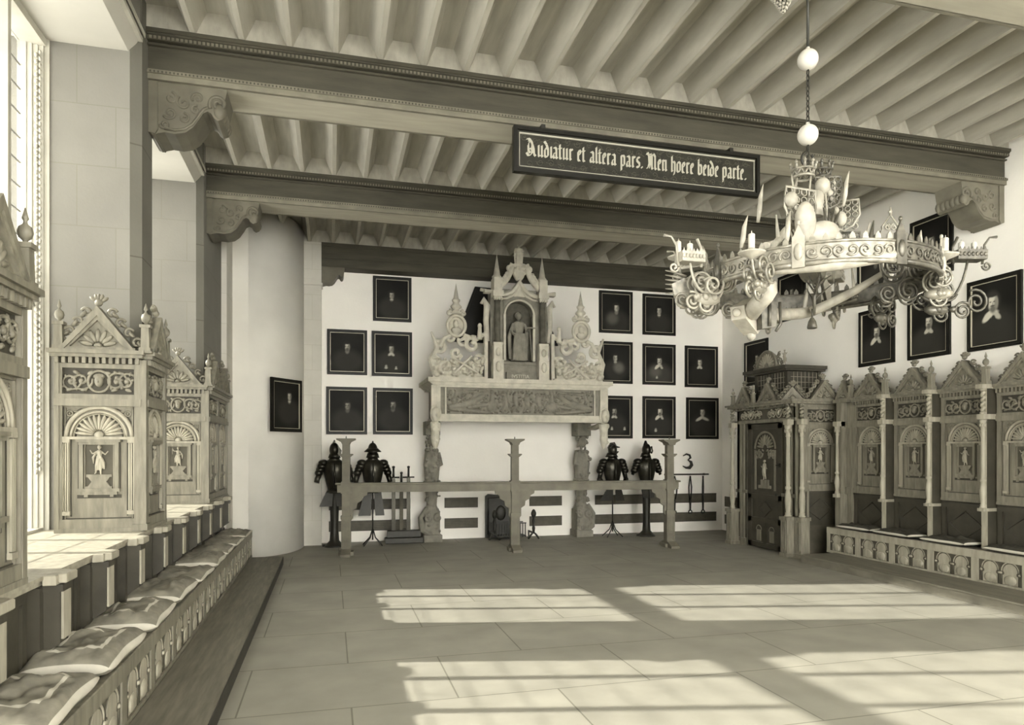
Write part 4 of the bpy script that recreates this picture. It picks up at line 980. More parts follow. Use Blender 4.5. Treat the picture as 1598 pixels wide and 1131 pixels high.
# cast iron fireback, andirons and grate
t = thing('fireback', 'black cast iron plate with rounded shoulder leaning at the back of the hearth', 'fireback', (2.99,YB-.03,0))
m = MB(); m.prism([(-.27,0),(-.27,.76),(-.22,.80),(-.05,.78),(.0,.83),(.12,.83),(.2,.77),(.26,.62),(.33,.5),(.36,.3),(.36,0)],-.03,0,'xz')
m.tube([(-.22,-.035,.06),(-.22,-.035,.72),(-.0,-.035,.74),(.15,-.035,.7),(.28,-.035,.4),(.28,-.035,.06)],.015,5); m.ell((.02,-.03,.45),.1,.03,.14,10,6); m.build('iron_plate','iron',t)
t = thing('fire_grate', 'black iron fire basket and andirons standing before the fireback', 'grate', (3.10,11.95,0))
m = MB(); m.box(-.30,.30,-.02,.0,.28,.30); m.box(-.30,.30,.2,.22,.28,.30)
for k in range(13): x = -.28+k*.047; m.box(x-.007,x+.007,-.02,.0,.04,.29)
m.box(-.3,.3,-.02,.22,.05,.07); m.build('fire_basket','iron',t)
for s in (-1,1):
    m = MB(); x = s*.36+.06
    m.tube([(x-.10,-.08,.01),(x-.05,-.08,.08),(x,-.08,.13),(x+.05,-.08,.08),(x+.10,-.08,.01)],.018,6); m.lathe([(.02,.12),(.03,.2),(.018,.26),(.03,.33),(.018,.38),(.045,.43),(.05,.47),(.03,.52),(.01,.54)],(x,-.08,0),10); m.box(x-.012,x+.012,-.08,.25,.10,.13); m.box(x-.012,x+.012,.23,.25,0,.13)
    m.build('andiron','iron',t)

# ventilation boards low on the walls
for k,(a,b) in enumerate(((-.03,1.37),(1.98,2.59),(3.57,4.20),(4.87,7.45))):
    lab = ['left of the fireplace behind the armour','inside the fireplace, left of the fireback','inside the fireplace, right of the fireback','right of the fireplace behind the armour'][k]
    for j,(z0,z1) in enumerate(((.56,.74),(.19,.37))):
        g = thing('wall_grille', '%s brown slatted wall grille %s' % (('upper','lower')[j], lab), 'grille', (a,YB-.004,z0), 0, 'slatted grilles low on the far wall')
        m = MB(); m.box(0,b-a,-.02,0,0,z1-z0); m.build('grille_board','grille',g)
        m = MB(); m.box(0,b-a,-.026,-.02,0,.012); m.box(0,b-a,-.026,-.02,z1-z0-.012,z1-z0)
        for q in range(1,6): m.box(0,b-a,-.024,-.02,q*(z1-z0)/6-.004,q*(z1-z0)/6+.004)
        m.build('grille_slats','oak_dark',g)
for j,(z0,z1) in enumerate(((.48,.68),(.14,.32))):
    g = thing('wall_grille', '%s small brown grille in the right corner beside the porch' % ('upper','lower')[j], 'grille', (XR-.004,12.2,z0), -PI/2)
    m = MB(); m.box(0,1.2,-.02,0,0,z1-z0); m.build('grille_board','grille',g)

# ------------------------------------------------------------------ candle rail
t = thing('candle_railing', 'wooden barrier rail with three tall candle-stand posts across the fireplace end', 'railing', (2.83,10.60,0), -math.atan(.425/5.2))
m = MB(); L = 2.74
m.box(-L,L,-.06,.06,.99,1.07); m.box(-L-.03,L+.03,-.075,.075,1.07,1.10,bev=.008); m.box(-L,L,-.05,.05,.955,.99); m.build('rail_beam','rail',t)
for k,x in enumerate((-2.61,.0,2.60)):
    p = node('rail_post', t, (x,0,0)); m = MB()
    m.box(-.07,.07,-.07,.07,.08,.60,bev=.008); m.box(-.06,.06,-.08,-.07,.2,.24); m.box(-.05,-.035,-.08,-.07,.12,.5); m.box(.035,.05,-.08,-.07,.12,.5)
    m.box(-.078,.078,-.078,.078,.55,.60)
    m.box(-.06,.06,-.06,.06,.60,.96); m.box(-.075,.075,-.075,.075,.94,1.115); m.box(-.058,.058,-.058,.058,1.11,1.50)
    for q in (-.03,0,.03): m.box(q-.006,q+.006,-.064,.06,1.15,1.46)
    m.prism([(-.058,1.49),(.058,1.49),(.10,1.525),(.10,1.54),(-.10,1.54),(-.10,1.525)],-.09,.09,'xz')
    m.box(-.055,.055,-.055,.055,1.53,1.70); m.build('post_shaft','rail',p)
    m = MB(); m.prism([(-.05,1.68),(.05,1.68),(.07,1.72),(.14,1.755),(.14,1.775),(-.14,1.775),(-.14,1.755),(-.07,1.72)],-.12,.12,'xz'); m.lathe([(.01,1.775),(.008,1.80),(.002,1.815)],(0,0,0),6); m.build('candle_tray','rail',p)
    m = MB(); m.prism([(-.26,0),(.26,0),(.26,.04),(.10,.10),(-.10,.10),(-.26,.04)],-.07,.07,'yz'); m.box(-.11,.11,-.1,.1,0,.06)
    m.build('post_foot','rail',p)
    for s in (-1,1):
        if (k == 0 and s == -1) or (k == 2 and s == 1): continue
        m = MB(); m.prism([(s*.06,.50),(s*.06,.96),(s*.32,.96),(s*.31,.91),(s*.25,.88),(s*.24,.83),(s*.17,.79),(s*.16,.72),(s*.10,.68),(s*.10,.56)],-.025,.025,'xz'); m.build('rail_bracket','rail',p)

# ------------------------------------------------------------------ armours
def armour(x, y, label, style, rz=0, s=1.0):
    t = thing('suit_of_armour', label, 'armour', (x,y,0), rz, 'half armours on stands by the far wall'); t.scale = (.86,.86,1)
    m = MB()
    if style in ('thick','visor'): m.lathe([(.20,0),(.17,.03),(.09,.10),(.075,.3),(.085,.75),(.10,.95)],(0,0,0),14); m.tube([(-.1,0,.02),(-.22,.02,.01)],.03,6)
    else:
        m.tube([(0,0,.10),(0,0,1.1)],.014,8)
        for k in range(4): a = PI/4+k*PI/2; m.tube([(0,0,.30),(.07*math.cos(a),.07*math.sin(a),.14),(.25*math.cos(a),.2*math.sin(a),.012)],.011,6)
    m.build('stand','iron',t)
    m = MB(); m.lathe([(.125,.93),(.13,.97),(.17,1.1),(.205,1.24),(.20,1.36),(.15,1.42),(.09,1.45)],(0,0,0),20,sy=.72); m.tube([(0,-.15,.98),(0,-.185,1.2),(0,-.13,1.38)],[.012,.02,.012],6)
    m.lathe([(.17,.885),(.14,.92),(.125,.94)],(0,0,0),20,sy=.75); m.build('breastplate','steel',t)
    m = MB(); m.lathe([(.11,1.42),(.10,1.46),(.075,1.49),(.085,1.52)],(0,0,0),16); m.build('gorget','steel',t)
    m = MB(); hz = 1.60
    m.ell((0,0,hz),.095,.115,.125,16,10)
    if style == 'brim': m.lathe([(.10,0),(.165,-.055),(.16,-.065),(.095,-.03)],(0,-.01,hz+.03),18); m.lathe([(.13,-.11),(.10,-.03)],(0,0,hz-.02),14); m.tube([(0,.11,hz+.02),(0,.07,hz+.12),(0,-.03,hz+.14),(0,-.1,hz+.07)],.015,6)
    elif style == 'peak': m.prism([(-.09,hz+.03),(.13,hz+.04),(.14,hz+.055),(-.05,hz+.10)],-.08,.08,'xz'); m.tube([(-.09,0,hz),(-.05,0,hz+.12),(.04,0,hz+.13),(.09,0,hz+.05)],.018,6); m.prism([(.05,hz-.09),(.12,hz-.03),(.10,hz-.02),(.03,hz-.04)],-.07,.07,'xz'); m.lathe([(.14,-.13),(.09,-.05)],(-.02,0,hz),14)
    elif style == 'visor': m.prism([(.02,hz-.12),(.11,hz-.10),(.135,hz-.01),(.09,hz+.05),(.02,hz+.05)],-.065,.065,'xz'); m.tube([(0,.1,hz),(-.02,.04,hz+.13),(.0,-.06,hz+.13)],.014,6); m.ell((0,0,hz+.14),.02,.02,.03,6,5); m.lathe([(.12,-.13),(.09,-.06)],(0,0,hz),14)
    else: m.lathe([(.07,.05),(.06,.10),(.025,.17),(.0,.18)],(-.02,0,hz),12,sx=.8); m.tube([(.07,0,hz+.03),(.12,0,hz+.06),(.14,0,hz-.02),(.11,0,hz-.06)],.022,6); m.lathe([(.12,-.13),(.085,-.05)],(-.02,0,hz),14)
    m.build('helmet','steel',t)
    for q in (-1,1):
        m = MB(); sh = q*.205
        for k in range(4): m.ell((sh+q*.028*k,0,1.385-.055*k),.095-.006*k,.105-.006*k,.06,12,7)
        m.build('pauldron','steel',t)
        m = MB()
        if style in ('brim','visor'):
            m.tube([(q*.27,0,1.24),(q*.315,-.02,1.12),(q*.33,-.03,1.06)],[.055,.05,.05],10)
            if style == 'brim': m.tube([(q*.33,-.03,1.07),(q*.28,-.10,.98)],[.045,.04],9)
        elif style == 'peak': m.tube([(q*.26,0,1.24),(q*.30,-.01,1.08)],[.05,.045],10); m.tube([(q*.30,-.01,1.08),(q*.24,-.08,.98)],[.045,.04],9); m.ell((q*.31,-.01,1.06),.05,.06,.05,8,6)
        else: m.tube([(q*.28,0,1.26),(q*.33,0,1.14)],[.05,.03],9)
        m.build('vambrace','steel',t)
        m = MB()
        if style != 'thick':
            lo = .52 if style == 'brim' else .68; dx = .16 if style == 'peak' else .12
            for k in range(4):
                a = k/4; zz = .90-(.90-lo)*a; m.prism([(q*(.02+.02*a),zz),(q*(.16+dx*a*(1 if q<0 else .5)),zz),(q*(.16+dx*(a+.25)*(1 if q<0 else .5)),zz-(.90-lo)/4-.01),(q*(.03+.02*a),zz-(.90-lo)/4-.01)],-.10+.004*k,-.085+.004*k,'xz')
        else: m.prism([(q*.01,.92),(q*.17,.90),(q*.13,.72),(q*.03,.70)],-.11,-.09,'xz')
        m.build('tasset','iron',t)
    return t
armour(.06,11.82,'suit of armour with visored helmet, half hidden behind the left rail post','visor',0)
armour(.68,11.75,'suit of armour with wide-brimmed helmet and broad shoulders, left of the fireplace','brim')
armour(5.02,11.82,'suit of armour with peaked helmet on a thin tripod, just right of the fireplace','peak')
armour(5.70,11.82,'suit of armour with pointed helmet on a thick column, behind the right rail post','thick')
# swords in a rack
t = thing('sword_rack', 'low dark block on the floor holding three upright swords', 'rack', (1.22,11.98,0))
m = MB(); m.box(-.32,.32,-.10,.10,0,.10,bev=.01); m.box(-.28,.28,-.08,.08,.10,.22,bev=.01); m.build('rack_block','iron',t)
for k,(x,zt,lab) in enumerate(((1.045,1.32,'long broad sword standing hilt up, left one of the rack'),(1.178,1.22,'shorter sword with small hilt, middle one of the rack'),(1.30,1.32,'long sword with straight guard, right one of the rack nearest the fireplace'))):
    s_ = thing('standing_sword', lab, 'sword', (x,11.98,.221), 0, 'swords in the rack'); zt -= .221; lg = .16 if k != 1 else .02
    m = MB(); m.prism([(-.032,.0),(.032,.0),(.030,zt-.2),(-.030,zt-.2)],-.006,.006,'xz'); m.box(-.006,.006,-.01,.01,0,zt-.25); m.build('blade','steel' if k!=1 else 'grille',s_)
    m = MB(); m.tube([(-.10*(1 if k!=1 else .3),0,zt-.19),(.10*(1 if k!=1 else .3),0,zt-.19)],.013,6); m.tube([(0,0,zt-.19),(0,0,zt-.03)],[.02,.017],8); m.ell((0,0,zt-.015),.026,.02,.022,8,6); m.build('hilt','iron',s_)
# hook and hanging irons at right
m = MB(); m.tube([(-.09,0,.10),(-.02,0,.135),(.05,0,.115),(.07,0,.06),(.02,0,.02),(.08,0,-.02),(.095,0,-.08),(.05,0,-.135),(-.03,0,-.135),(-.10,0,-.10)],[.008,.018,.022,.022,.016,.028,.036,.034,.02,.008],8)
o = m.build('iron_hook','iron'); o.location = (6.80,YB-.04,1.385); tag(o,'black curved iron shaped like the figure 3 on the wall right of the railing','iron')
t = thing('iron_bar', 'black horizontal bar on the far wall right of the railing', 'bar', (6.86,YB-.005,1.12))
m = MB(); m.box(-.56,.40,-.06,-.03,-.015,.015); m.box(-.50,-.47,-.03,0,-.02,.02); m.box(.30,.33,-.03,0,-.02,.02); m.build('bar_rod','iron',t)
for k,x in enumerate((6.66,7.00,7.28)):
    s_ = thing('hanging_tongs', 'black iron instrument hanging from the wall bar, %s' % ['wide looped one at left','slender looped one in the middle','single shank one at right'][k], 'tool', (x-.14,YB-.05,1.09), 0, 'irons hanging from the bar')
    m = MB(); w_ = (.055,.03,.012)[k]
    for q in (-1,1): m.tube([(0,0,0),(q*w_*.4,0,-.08),(q*w_,0,-.22),(q*w_*.8,0,-.35),(q*.01,0,-.48)],.012,6)
    m.tube([(0,0,-.46),(0,0,-.68)],[.022,.016],7); m.tube([(.035*math.cos(a),0,-.71+.035*math.sin(a)) for a in [2*PI*i/10 for i in range(10)]],.012,6,closed=True); m.ell((0,0,-.02),.02,.02,.02,6,5)
    m.build('shanks','iron',s_)

# ------------------------------------------------------------------ lettered board (blackletter built from pen strokes)
t = thing('sign_board', 'black board with blackletter text Audiatur et altera pars. Men hoere beide parte.', 'sign', (2.94, 6.215, 4.185))
BWD, BHT = 2.60, .425
m = MB(); m.box(-BWD/2,BWD/2,-.022,.02,0,BHT); m.build('board','sign',t)
for x in (-1.0,1.0): MB().box(x-.02,x+.02,.02,.104,BHT+.02,BHT+.06).box(x-.02,x+.02,-.0,.024,BHT-.03,BHT+.06).build('hanging_bracket','iron',t)
m = MB()
for a,b,c,e in ((-BWD/2,BWD/2,0,.035),(-BWD/2,BWD/2,BHT-.035,BHT)): m.box(a,b,-.045,-.02,c,e)
for a in (-BWD/2,BWD/2-.035): m.box(a,a+.035,-.045,-.02,.035,BHT-.035)
m.build('board_frame','frame',t)
m = MB(); q = .055
m.box(-BWD/2+q,BWD/2-q,-.034,-.022,BHT-q-.014,BHT-q,0); m.box(-BWD/2+q,BWD/2-q,-.030,-.022,q,q+.006); m.box(-BWD/2+q,-BWD/2+q+.006,-.030,-.022,q,BHT-q); m.box(BWD/2-q-.006,BWD/2-q,-.030,-.022,q,BHT-q)
m.build('gilt_line','letter',t)
m = MB(); rnd = random.Random(2)
for k in range(46):
    x = -BWD/2+.1+(BWD-.2)*k/45; zc = (.10 if k%2 else .32)+rnd.uniform(-.015,.015)
    m.tube([(p[0],-.0225,p[2]) for p in spiral((x,0,zc),.035,.008,1.2,rnd.random()*6,sgn=rnd.choice((-1,1)))],.0028,4,flat=1)
    m.tube([(x-.05,-.0225,zc+rnd.uniform(-.03,.03)),(x,-.0225,zc),(x+.05,-.0225,zc+rnd.uniform(-.03,.03))],.0025,4)
m.build('painted_flourish','scroll_dim',t)['kind'] = 'stuff'
# glyphs: list of pen strokes in units of x-height (x,y); nib held at 40 degrees
def mn(x, a=0, b=1): return [(x-.07,b-.10),(x+.03,b),(x+.03,b-.0),(x+.03,a+.1),(x+.13,a)]  # minim with diamond ends
G = {
 'u': (.80,[mn(.08),mn(.48),[(.13,.0),(.28,.10),(.48,.12)]]),
 'n': (.80,[mn(.08),mn(.48),[(.12,.86),(.28,.98),(.42,.92)]]),
 'i': (.36,[mn(.10)]),
 'r': (.60,[mn(.10),[(.15,.84),(.30,1.0),(.42,.88)]]),
 'a': (.74,[[(.06,.88),(.25,1.0),(.43,.86),(.43,.10),(.56,0)],[(.43,.52),(.15,.45),(.06,.30),(.08,.08),(.20,0),(.43,.14)]]),
 't': (.52,[[(.14,1.28),(.14,.10),(.28,0),(.38,.08)],[(-.02,.95),(.36,.95)]]),
 'e': (.60,[[(.38,.04),(.22,0),(.08,.12),(.08,.85),(.24,1.0),(.38,.86),(.36,.66),(.10,.50)]]),
 'o': (.72,[[(.26,0),(.08,.12),(.08,.85),(.26,1.0),(.48,.86),(.48,.14),(.26,0)]]),
 'd': (.74,[[(.26,0),(.08,.12),(.08,.70),(.26,.88),(.48,.74),(.48,.14),(.26,0)],[(.48,.74),(.30,1.15),(.02,1.42)]]),
 'b': (.74,[[(.08,1.45),(.08,.12),(.26,0),(.48,.14),(.48,.82),(.30,.98),(.10,.84)]]),
 'h': (.74,[[(.08,1.45),(.08,.08),(.16,0)],[(.10,.84),(.30,.98),(.48,.84),(.48,.05),(.34,-.30)]]),
 'l': (.38,[[(.10,1.45),(.10,.10),(.22,0)]]),
 'p': (.74,[[(.08,.98),(.08,-.42)],[(.10,.86),(.30,1.0),(.48,.86),(.48,.14),(.28,0),(.10,.10)]]),
 's': (.62,[[(.44,.90),(.26,1.0),(.10,.86),(.12,.62),(.42,.42),(.42,.12),(.24,0),(.06,.12)]]),
 '.': (.40,[[(.10,.12),(.18,.02)]]), ' ': (.48,[]),
 'A': (1.30,[[(-.10,.25),(.10,.0),(.35,.02),(.55,.20),(.60,.55)],[(.10,1.25),(.30,1.45),(.55,1.20),(.80,.60),(.86,.14),(1.02,0)],[(.30,1.30),(.12,.95),(.14,.45),(.34,.22)],[(.62,1.12),(.56,.60),(.62,.20)],[(.22,.62),(.80,.62)],[(-.14,1.40),(.12,1.52),(.34,1.42)]]),
 'M': (1.42,[[(.0,1.45),(.20,1.30),(.26,.60),(.10,.12),(-.12,.02)],[(.22,1.30),(.46,1.46),(.62,1.20),(.62,.12),(.72,0)],[(.64,1.26),(.86,1.46),(1.05,1.22),(1.05,.14),(1.20,0)],[(.36,1.30),(.40,.30),(.26,.06)],[(-.16,1.30),(.0,1.50),(.16,1.44)]]),
}
XH = .104; NW = .024
def pen_text(txt):
    m = MB(); x = 0.0; ang = math.radians(42); nv = Vector((math.cos(ang), math.sin(ang)))*(NW/2)
    tot = sum(G[c][0] for c in txt)*XH; sc = (BWD-2*.055-.16)/tot
    x = -(BWD-2*.055-.16)/2; lay = 0
    for c in txt:
        wdt, ST = G[c]
        for st in ST:
            P = [Vector((x+p[0]*XH*sc, .165+p[1]*XH)) for p in st]
            for a,b in zip(P[:-1],P[1:]):
                if (b-a).length < 1e-5: continue
                d = (b-a).normalized(); th = nv if abs(d.x*nv.y-d.y*nv.x) > .006 else Vector((d.y,-d.x))*.004
                lay = (lay+1)%7; y = -.0235-.0002*lay
                V = [a-th,a+th,b+th,b-th]
                m.prism([(q.x,q.y) for q in V], y, -.022, 'xz')
        x += wdt*XH*sc
    return m
pen_text('Audiatur et altera pars. Men hoere beide parte.').build('blackletter_text','letter',t)

# ------------------------------------------------------------------ chandelier
CH = thing('chandelier', 'ornate antler and metalwork crown chandelier with candles hanging at upper right', 'chandelier', (3.12,3.94,0))
Z0 = 2.66      # underside of the band
rod = MB(); rod.tube([(-.05,.0,5.078),(-.05,0,4.27)],.009,8)
def chainseg(m, z1, z0, x=-.05):
    z = z1; k = 0
    while z > z0:
        c = z-.022; P = [((x+.010*math.cos(a)) if k%2 else x, 0 if k%2 else .010*math.cos(a), c+.022*math.sin(a)) for a in [2*PI*i/8 for i in range(8)]]
        m.tube(P,.0045,4,closed=True); z -= .034; k += 1
rod.build('hanging_rod','iron',CH)
for a_,b_ in ((4.13,3.76),(3.63,3.50)): rod = MB(); chainseg(rod, a_, b_); rod.build('hanging_chain','iron',CH)
for z in (4.195,3.695): MB().ell((-.05,0,z),.066,.066,.068,24,16).lathe([(.014,.06),(.012,.082)],(-.05,0,z),10).build('ball','candle',CH)
m = MB(); m.tube([(p[0],0,p[2]) for p in spiral((-.05,0,3.53),.05,.045,.85,PI*.6)],.009,6); m.build('hook','iron',CH)
# crowns
def crown(cx, cy, z, r, h, name='crown', mt='gold'):
    m = MB(); n = 26; m.tube([(cx+r*.85*math.cos(2*PI*k/n),cy+r*.85*math.sin(2*PI*k/n),z) for k in range(n)],.010,5,closed=True); m.tube([(cx+r*.95*math.cos(2*PI*k/n),cy+r*.95*math.sin(2*PI*k/n),z+h*.45) for k in range(n)],.007,5,closed=True)
    for k in range(9):
        a = 2*PI*k/9; b = 2*PI*(k+.5)/9; c_ = lambda q,rr,zz: (cx+rr*math.cos(q),cy+rr*math.sin(q),zz)
        m.tube([c_(a,r*.85,z),c_(b,r*.92,z+h*.45)],.006,4); m.tube([c_(b+.35,r*.85,z),c_(b,r*.92,z+h*.45)],.006,4)
        m.tube([c_(a,r*.95,z+h*.45),c_(a,r*1.08,z+h)],[.012,.004],5); m.ell(c_(a,r*1.06,z+h*.85),.012,.012,.012,6,4)
    m.build(name,mt,CH)
crown(-.10,-.02,3.40,.075,.10); crown(.06,.02,3.42,.075,.11,mt='gold_dark')
# central lattice figure tower
m = MB()
for k in range(6): a = 2*PI*k/6; m.tube([(-.03+.10*math.cos(a),.08*math.sin(a),3.40),(-.06+.15*math.cos(a),.12*math.sin(a),3.15),(-.05+.06*math.cos(a+.4),.06*math.sin(a),2.95)],.007,5)
m.build('hanging_stays','antler',CH)
def lattice_shield(cx,cy,z0,z1,w,name,mt,rz=0,lean=0):
    m = MB(); m.T = Matrix.Translation((cx,cy,0)) @ Matrix.Rotation(rz,4,'Z')
    pts = [(-w,z1),(w,z1),(w*1.05,(z0+z1)/2),(w*.6,z0+.03),(0,z0),(-w*.6,z0+.03),(-w*1.05,(z0+z1)/2)]
    m.tube([(a,lean*(b-z0),b) for a,b in pts],.009,5,closed=True)
    nn = 4; H = z1-z0
    for i in range(nn):
        for j in range(nn+1):
            x = -w*.75+1.5*w*i/(nn-1); z = z0+H*(.12+.8*j/nn)
            m.tube([(x+w*.2*math.cos(a),lean*(z-z0),z+H*.085*math.sin(a)) for a in [2*PI*k/7 for k in range(7)]],.005,4,closed=True)
    m.build(name,mt,CH)
lattice_shield(-.20,-.12,3.02,3.28,.12,'pierced_shield','gold',.1); lattice_shield(.04,-.10,3.18,3.40,.085,'pierced_shield','gold_dark',-.3,.15); lattice_shield(.19,-.05,3.06,3.26,.09,'pierced_shield','gold',-.6); lattice_shield(.24,-.02,2.86,3.06,.08,'pierced_shield','gold_dark',-.5)
m = MB()
m.ell((-.10,-.2,2.98),.13,.05,.075,12,8,R=Matrix.Rotation(-.2,3,'Y')); m.ell((-.24,-.22,3.03),.07,.05,.13,12,8); m.ell((-.29,-.15,3.19),.045,.04,.05,10,7)
m.build('curled_leaf','antler',CH)
m = MB(); m.ell((.0,-.08,3.33),.05,.045,.055,12,8); m.tube([(.03,-.08,3.32),(.09,-.07,3.25),(.14,-.06,3.13)],[.022,.02,.018],8); m.ell((.13,-.1,3.12),.035,.03,.05,8,6)
m.tube([(-.02,-.06,3.30),(-.03,-.05,3.14)],[.04,.05],8); m.build('carved_bust','antler',CH)
m = MB()
for a in (-.5,-.2,.15,.5): m.tube([(.03,-.10,2.98),(.03+.05*a,-.12,3.06),(.03+.13*a,-.13,3.17)],[.014,.012,.004],5)
m.build('leaf_spray','gold_dark',CH)
# octagonal pierced band ring
NR = 8; RR = .72
def ringp(a, r, z): return (r*math.cos(a), r*math.sin(a), z)
for k in range(NR):
    a0, a1 = 2*PI*k/NR+.05, 2*PI*(k+1)/NR-.05; m = MB(); n = 8
    for i in range(n):
        b0 = a0+(a1-a0)*i/n; b1 = a0+(a1-a0)*(i+1)/n
        q = [ringp(b0,RR,Z0+.02),ringp(b1,RR,Z0+.02),ringp(b1,RR,Z0+.12),ringp(b0,RR,Z0+.12)]; q2 = [ringp(b0,RR-.006,Z0+.02),ringp(b1,RR-.006,Z0+.02),ringp(b1,RR-.006,Z0+.12),ringp(b0,RR-.006,Z0+.12)]
        A = [m.v(p) for p in q]; B = [m.v(p) for p in q2]; m.f(A); m.f(B[::-1])
        for u in range(4): m.f([A[u],B[u],B[(u+1)%4],A[(u+1)%4]])
    m.tube([ringp(a0+(a1-a0)*i/n,RR,Z0+.01) for i in range(n+1)],.016,6); m.tube([ringp(a0+(a1-a0)*i/n,RR,Z0+.125) for i in range(n+1)],.010,6)
    rnd = random.Random(k)
    for i in range(7):
        b = a0+(a1-a0)*(i+.5)/7; T0 = Matrix.Rotation(b-PI/2,4,'Z'); m.T = T0
        m.tube([(p[0],RR+.004,p[2]) for p in spiral((0,0,Z0+.07),.035,.006,1.3,rnd.random()*6,sgn=(-1)**i)],.007,5)
        m.prism([(-.018,Z0+.13),(.018,Z0+.13),(.014,Z0+.155),(.0,Z0+.175),(-.014,Z0+.155)],RR-.004,RR+.004,'xz'); m.T = Matrix.Identity(4)
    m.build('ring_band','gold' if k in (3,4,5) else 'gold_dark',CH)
    am = a0-.05; m = MB(); m.T = Matrix.Rotation(am-PI/2,4,'Z')
    m.box(-.035,.035,RR-.012,RR+.012,Z0-.01,Z0+.17); m.ell((0,RR+.012,Z0+.08),.026,.014,.05,8,6); m.prism([(-.03,Z0+.17),(.03,Z0+.17),(0,Z0+.24)],RR-.006,RR+.006,'xz'); m.ell((0,RR,Z0+.25),.012,.012,.015,6,4)
    m.build('band_plaque','antler' if k%2 else 'gold_dark',CH)
# antlers
def antler(P, r, tines, name='antler'):
    m = MB(); B = []
    for i in range(0,len(P)-1):
        p0 = Vector(P[max(i-1,0)]); p1 = Vector(P[i]); p2 = Vector(P[i+1]); p3 = Vector(P[min(i+2,len(P)-1)])
        for j in range(5):
            u = j/5; B.append(.5*((2*p1)+(-p0+p2)*u+(2*p0-5*p1+4*p2-p3)*u*u+(-p0+3*p1-3*p2+p3)*u**3))
    B.append(Vector(P[-1])); m.tube(B, r, 9)
    for (i,d,L,rr) in tines:
        b = B[int(i*(len(B)-1))]; d = Vector(d).normalized(); m.tube([b, b+d*L*.5+Vector((0,0,.02)), b+d*L+Vector((0,0,.06))],[rr,rr*.7,.004],7)
    m.build(name,'antler',CH)
antler([(-.62,-.05,2.74),(-.52,-.25,2.60),(-.52,-.1,2.50),(-.36,.15,2.50),(-.05,.32,2.56),(.30,.42,2.62),(.52,.30,2.72)],[.045,.05,.055,.05,.045,.04,.015],[(.6,(.2,.5,.9),.16,.02),(.8,(.3,.1,1),.20,.02),(.35,(-.3,-.3,.7),.12,.02)])
antler([(-.12,-.05,3.10),(-.28,-.1,3.02),(-.42,-.18,2.90),(-.55,-.25,2.84)],[.022,.024,.022,.03],[(.15,(-.2,0,1),.26,.014),(.15,(-.8,0,.9),.16,.012),(.6,(-.1,0,.6),.1,.015)])
antler([(-.60,-.36,2.66),(-.35,-.60,2.655),(-.05,-.70,2.70),(.1,-.68,2.74)],[.02,.035,.032,.02],[])
antler([(.10,.05,3.02),(.30,.0,2.93),(.42,-.12,2.86),(.48,-.22,2.97)],[.03,.026,.022,.006],[(.4,(.5,0,.9),.20,.014),(.7,(.6,-.1,.5),.16,.012)])
antler([(.25,.35,2.60),(.45,.15,2.72),(.60,-.05,2.86)],[.035,.03,.012],[(.5,(-.2,0,1),.14,.014)])
m = MB()
for i in range(26):
    a = 2.2-1.9*i/25; m.prism([(-.012,0),(.012,0),(0,.03)],-.003,.003,'xz') if False else m.tube([(.62*math.cos(a)*.8, .5*math.sin(a), 2.575+.10*(i/25)), (.62*math.cos(a)*.8,.5*math.sin(a), 2.61+.10*(i/25))],[.012,.002],5)
m.tube([(.62*math.cos(2.2-1.9*i/25)*.8,.5*math.sin(2.2-1.9*i/25),2.565+.10*i/25) for i in range(26)],.014,6)
m.build('toothed_rim','gold_dark',CH)
# inner spokes
for k in range(4):
    a = PI/4+k*PI/2; m = MB(); m.tube([ringp(a,RR-.02,Z0+.05),ringp(a,.36,Z0+.16),(-.02,0,2.98)],.012,6); m.build('spoke','gold_dark',CH)
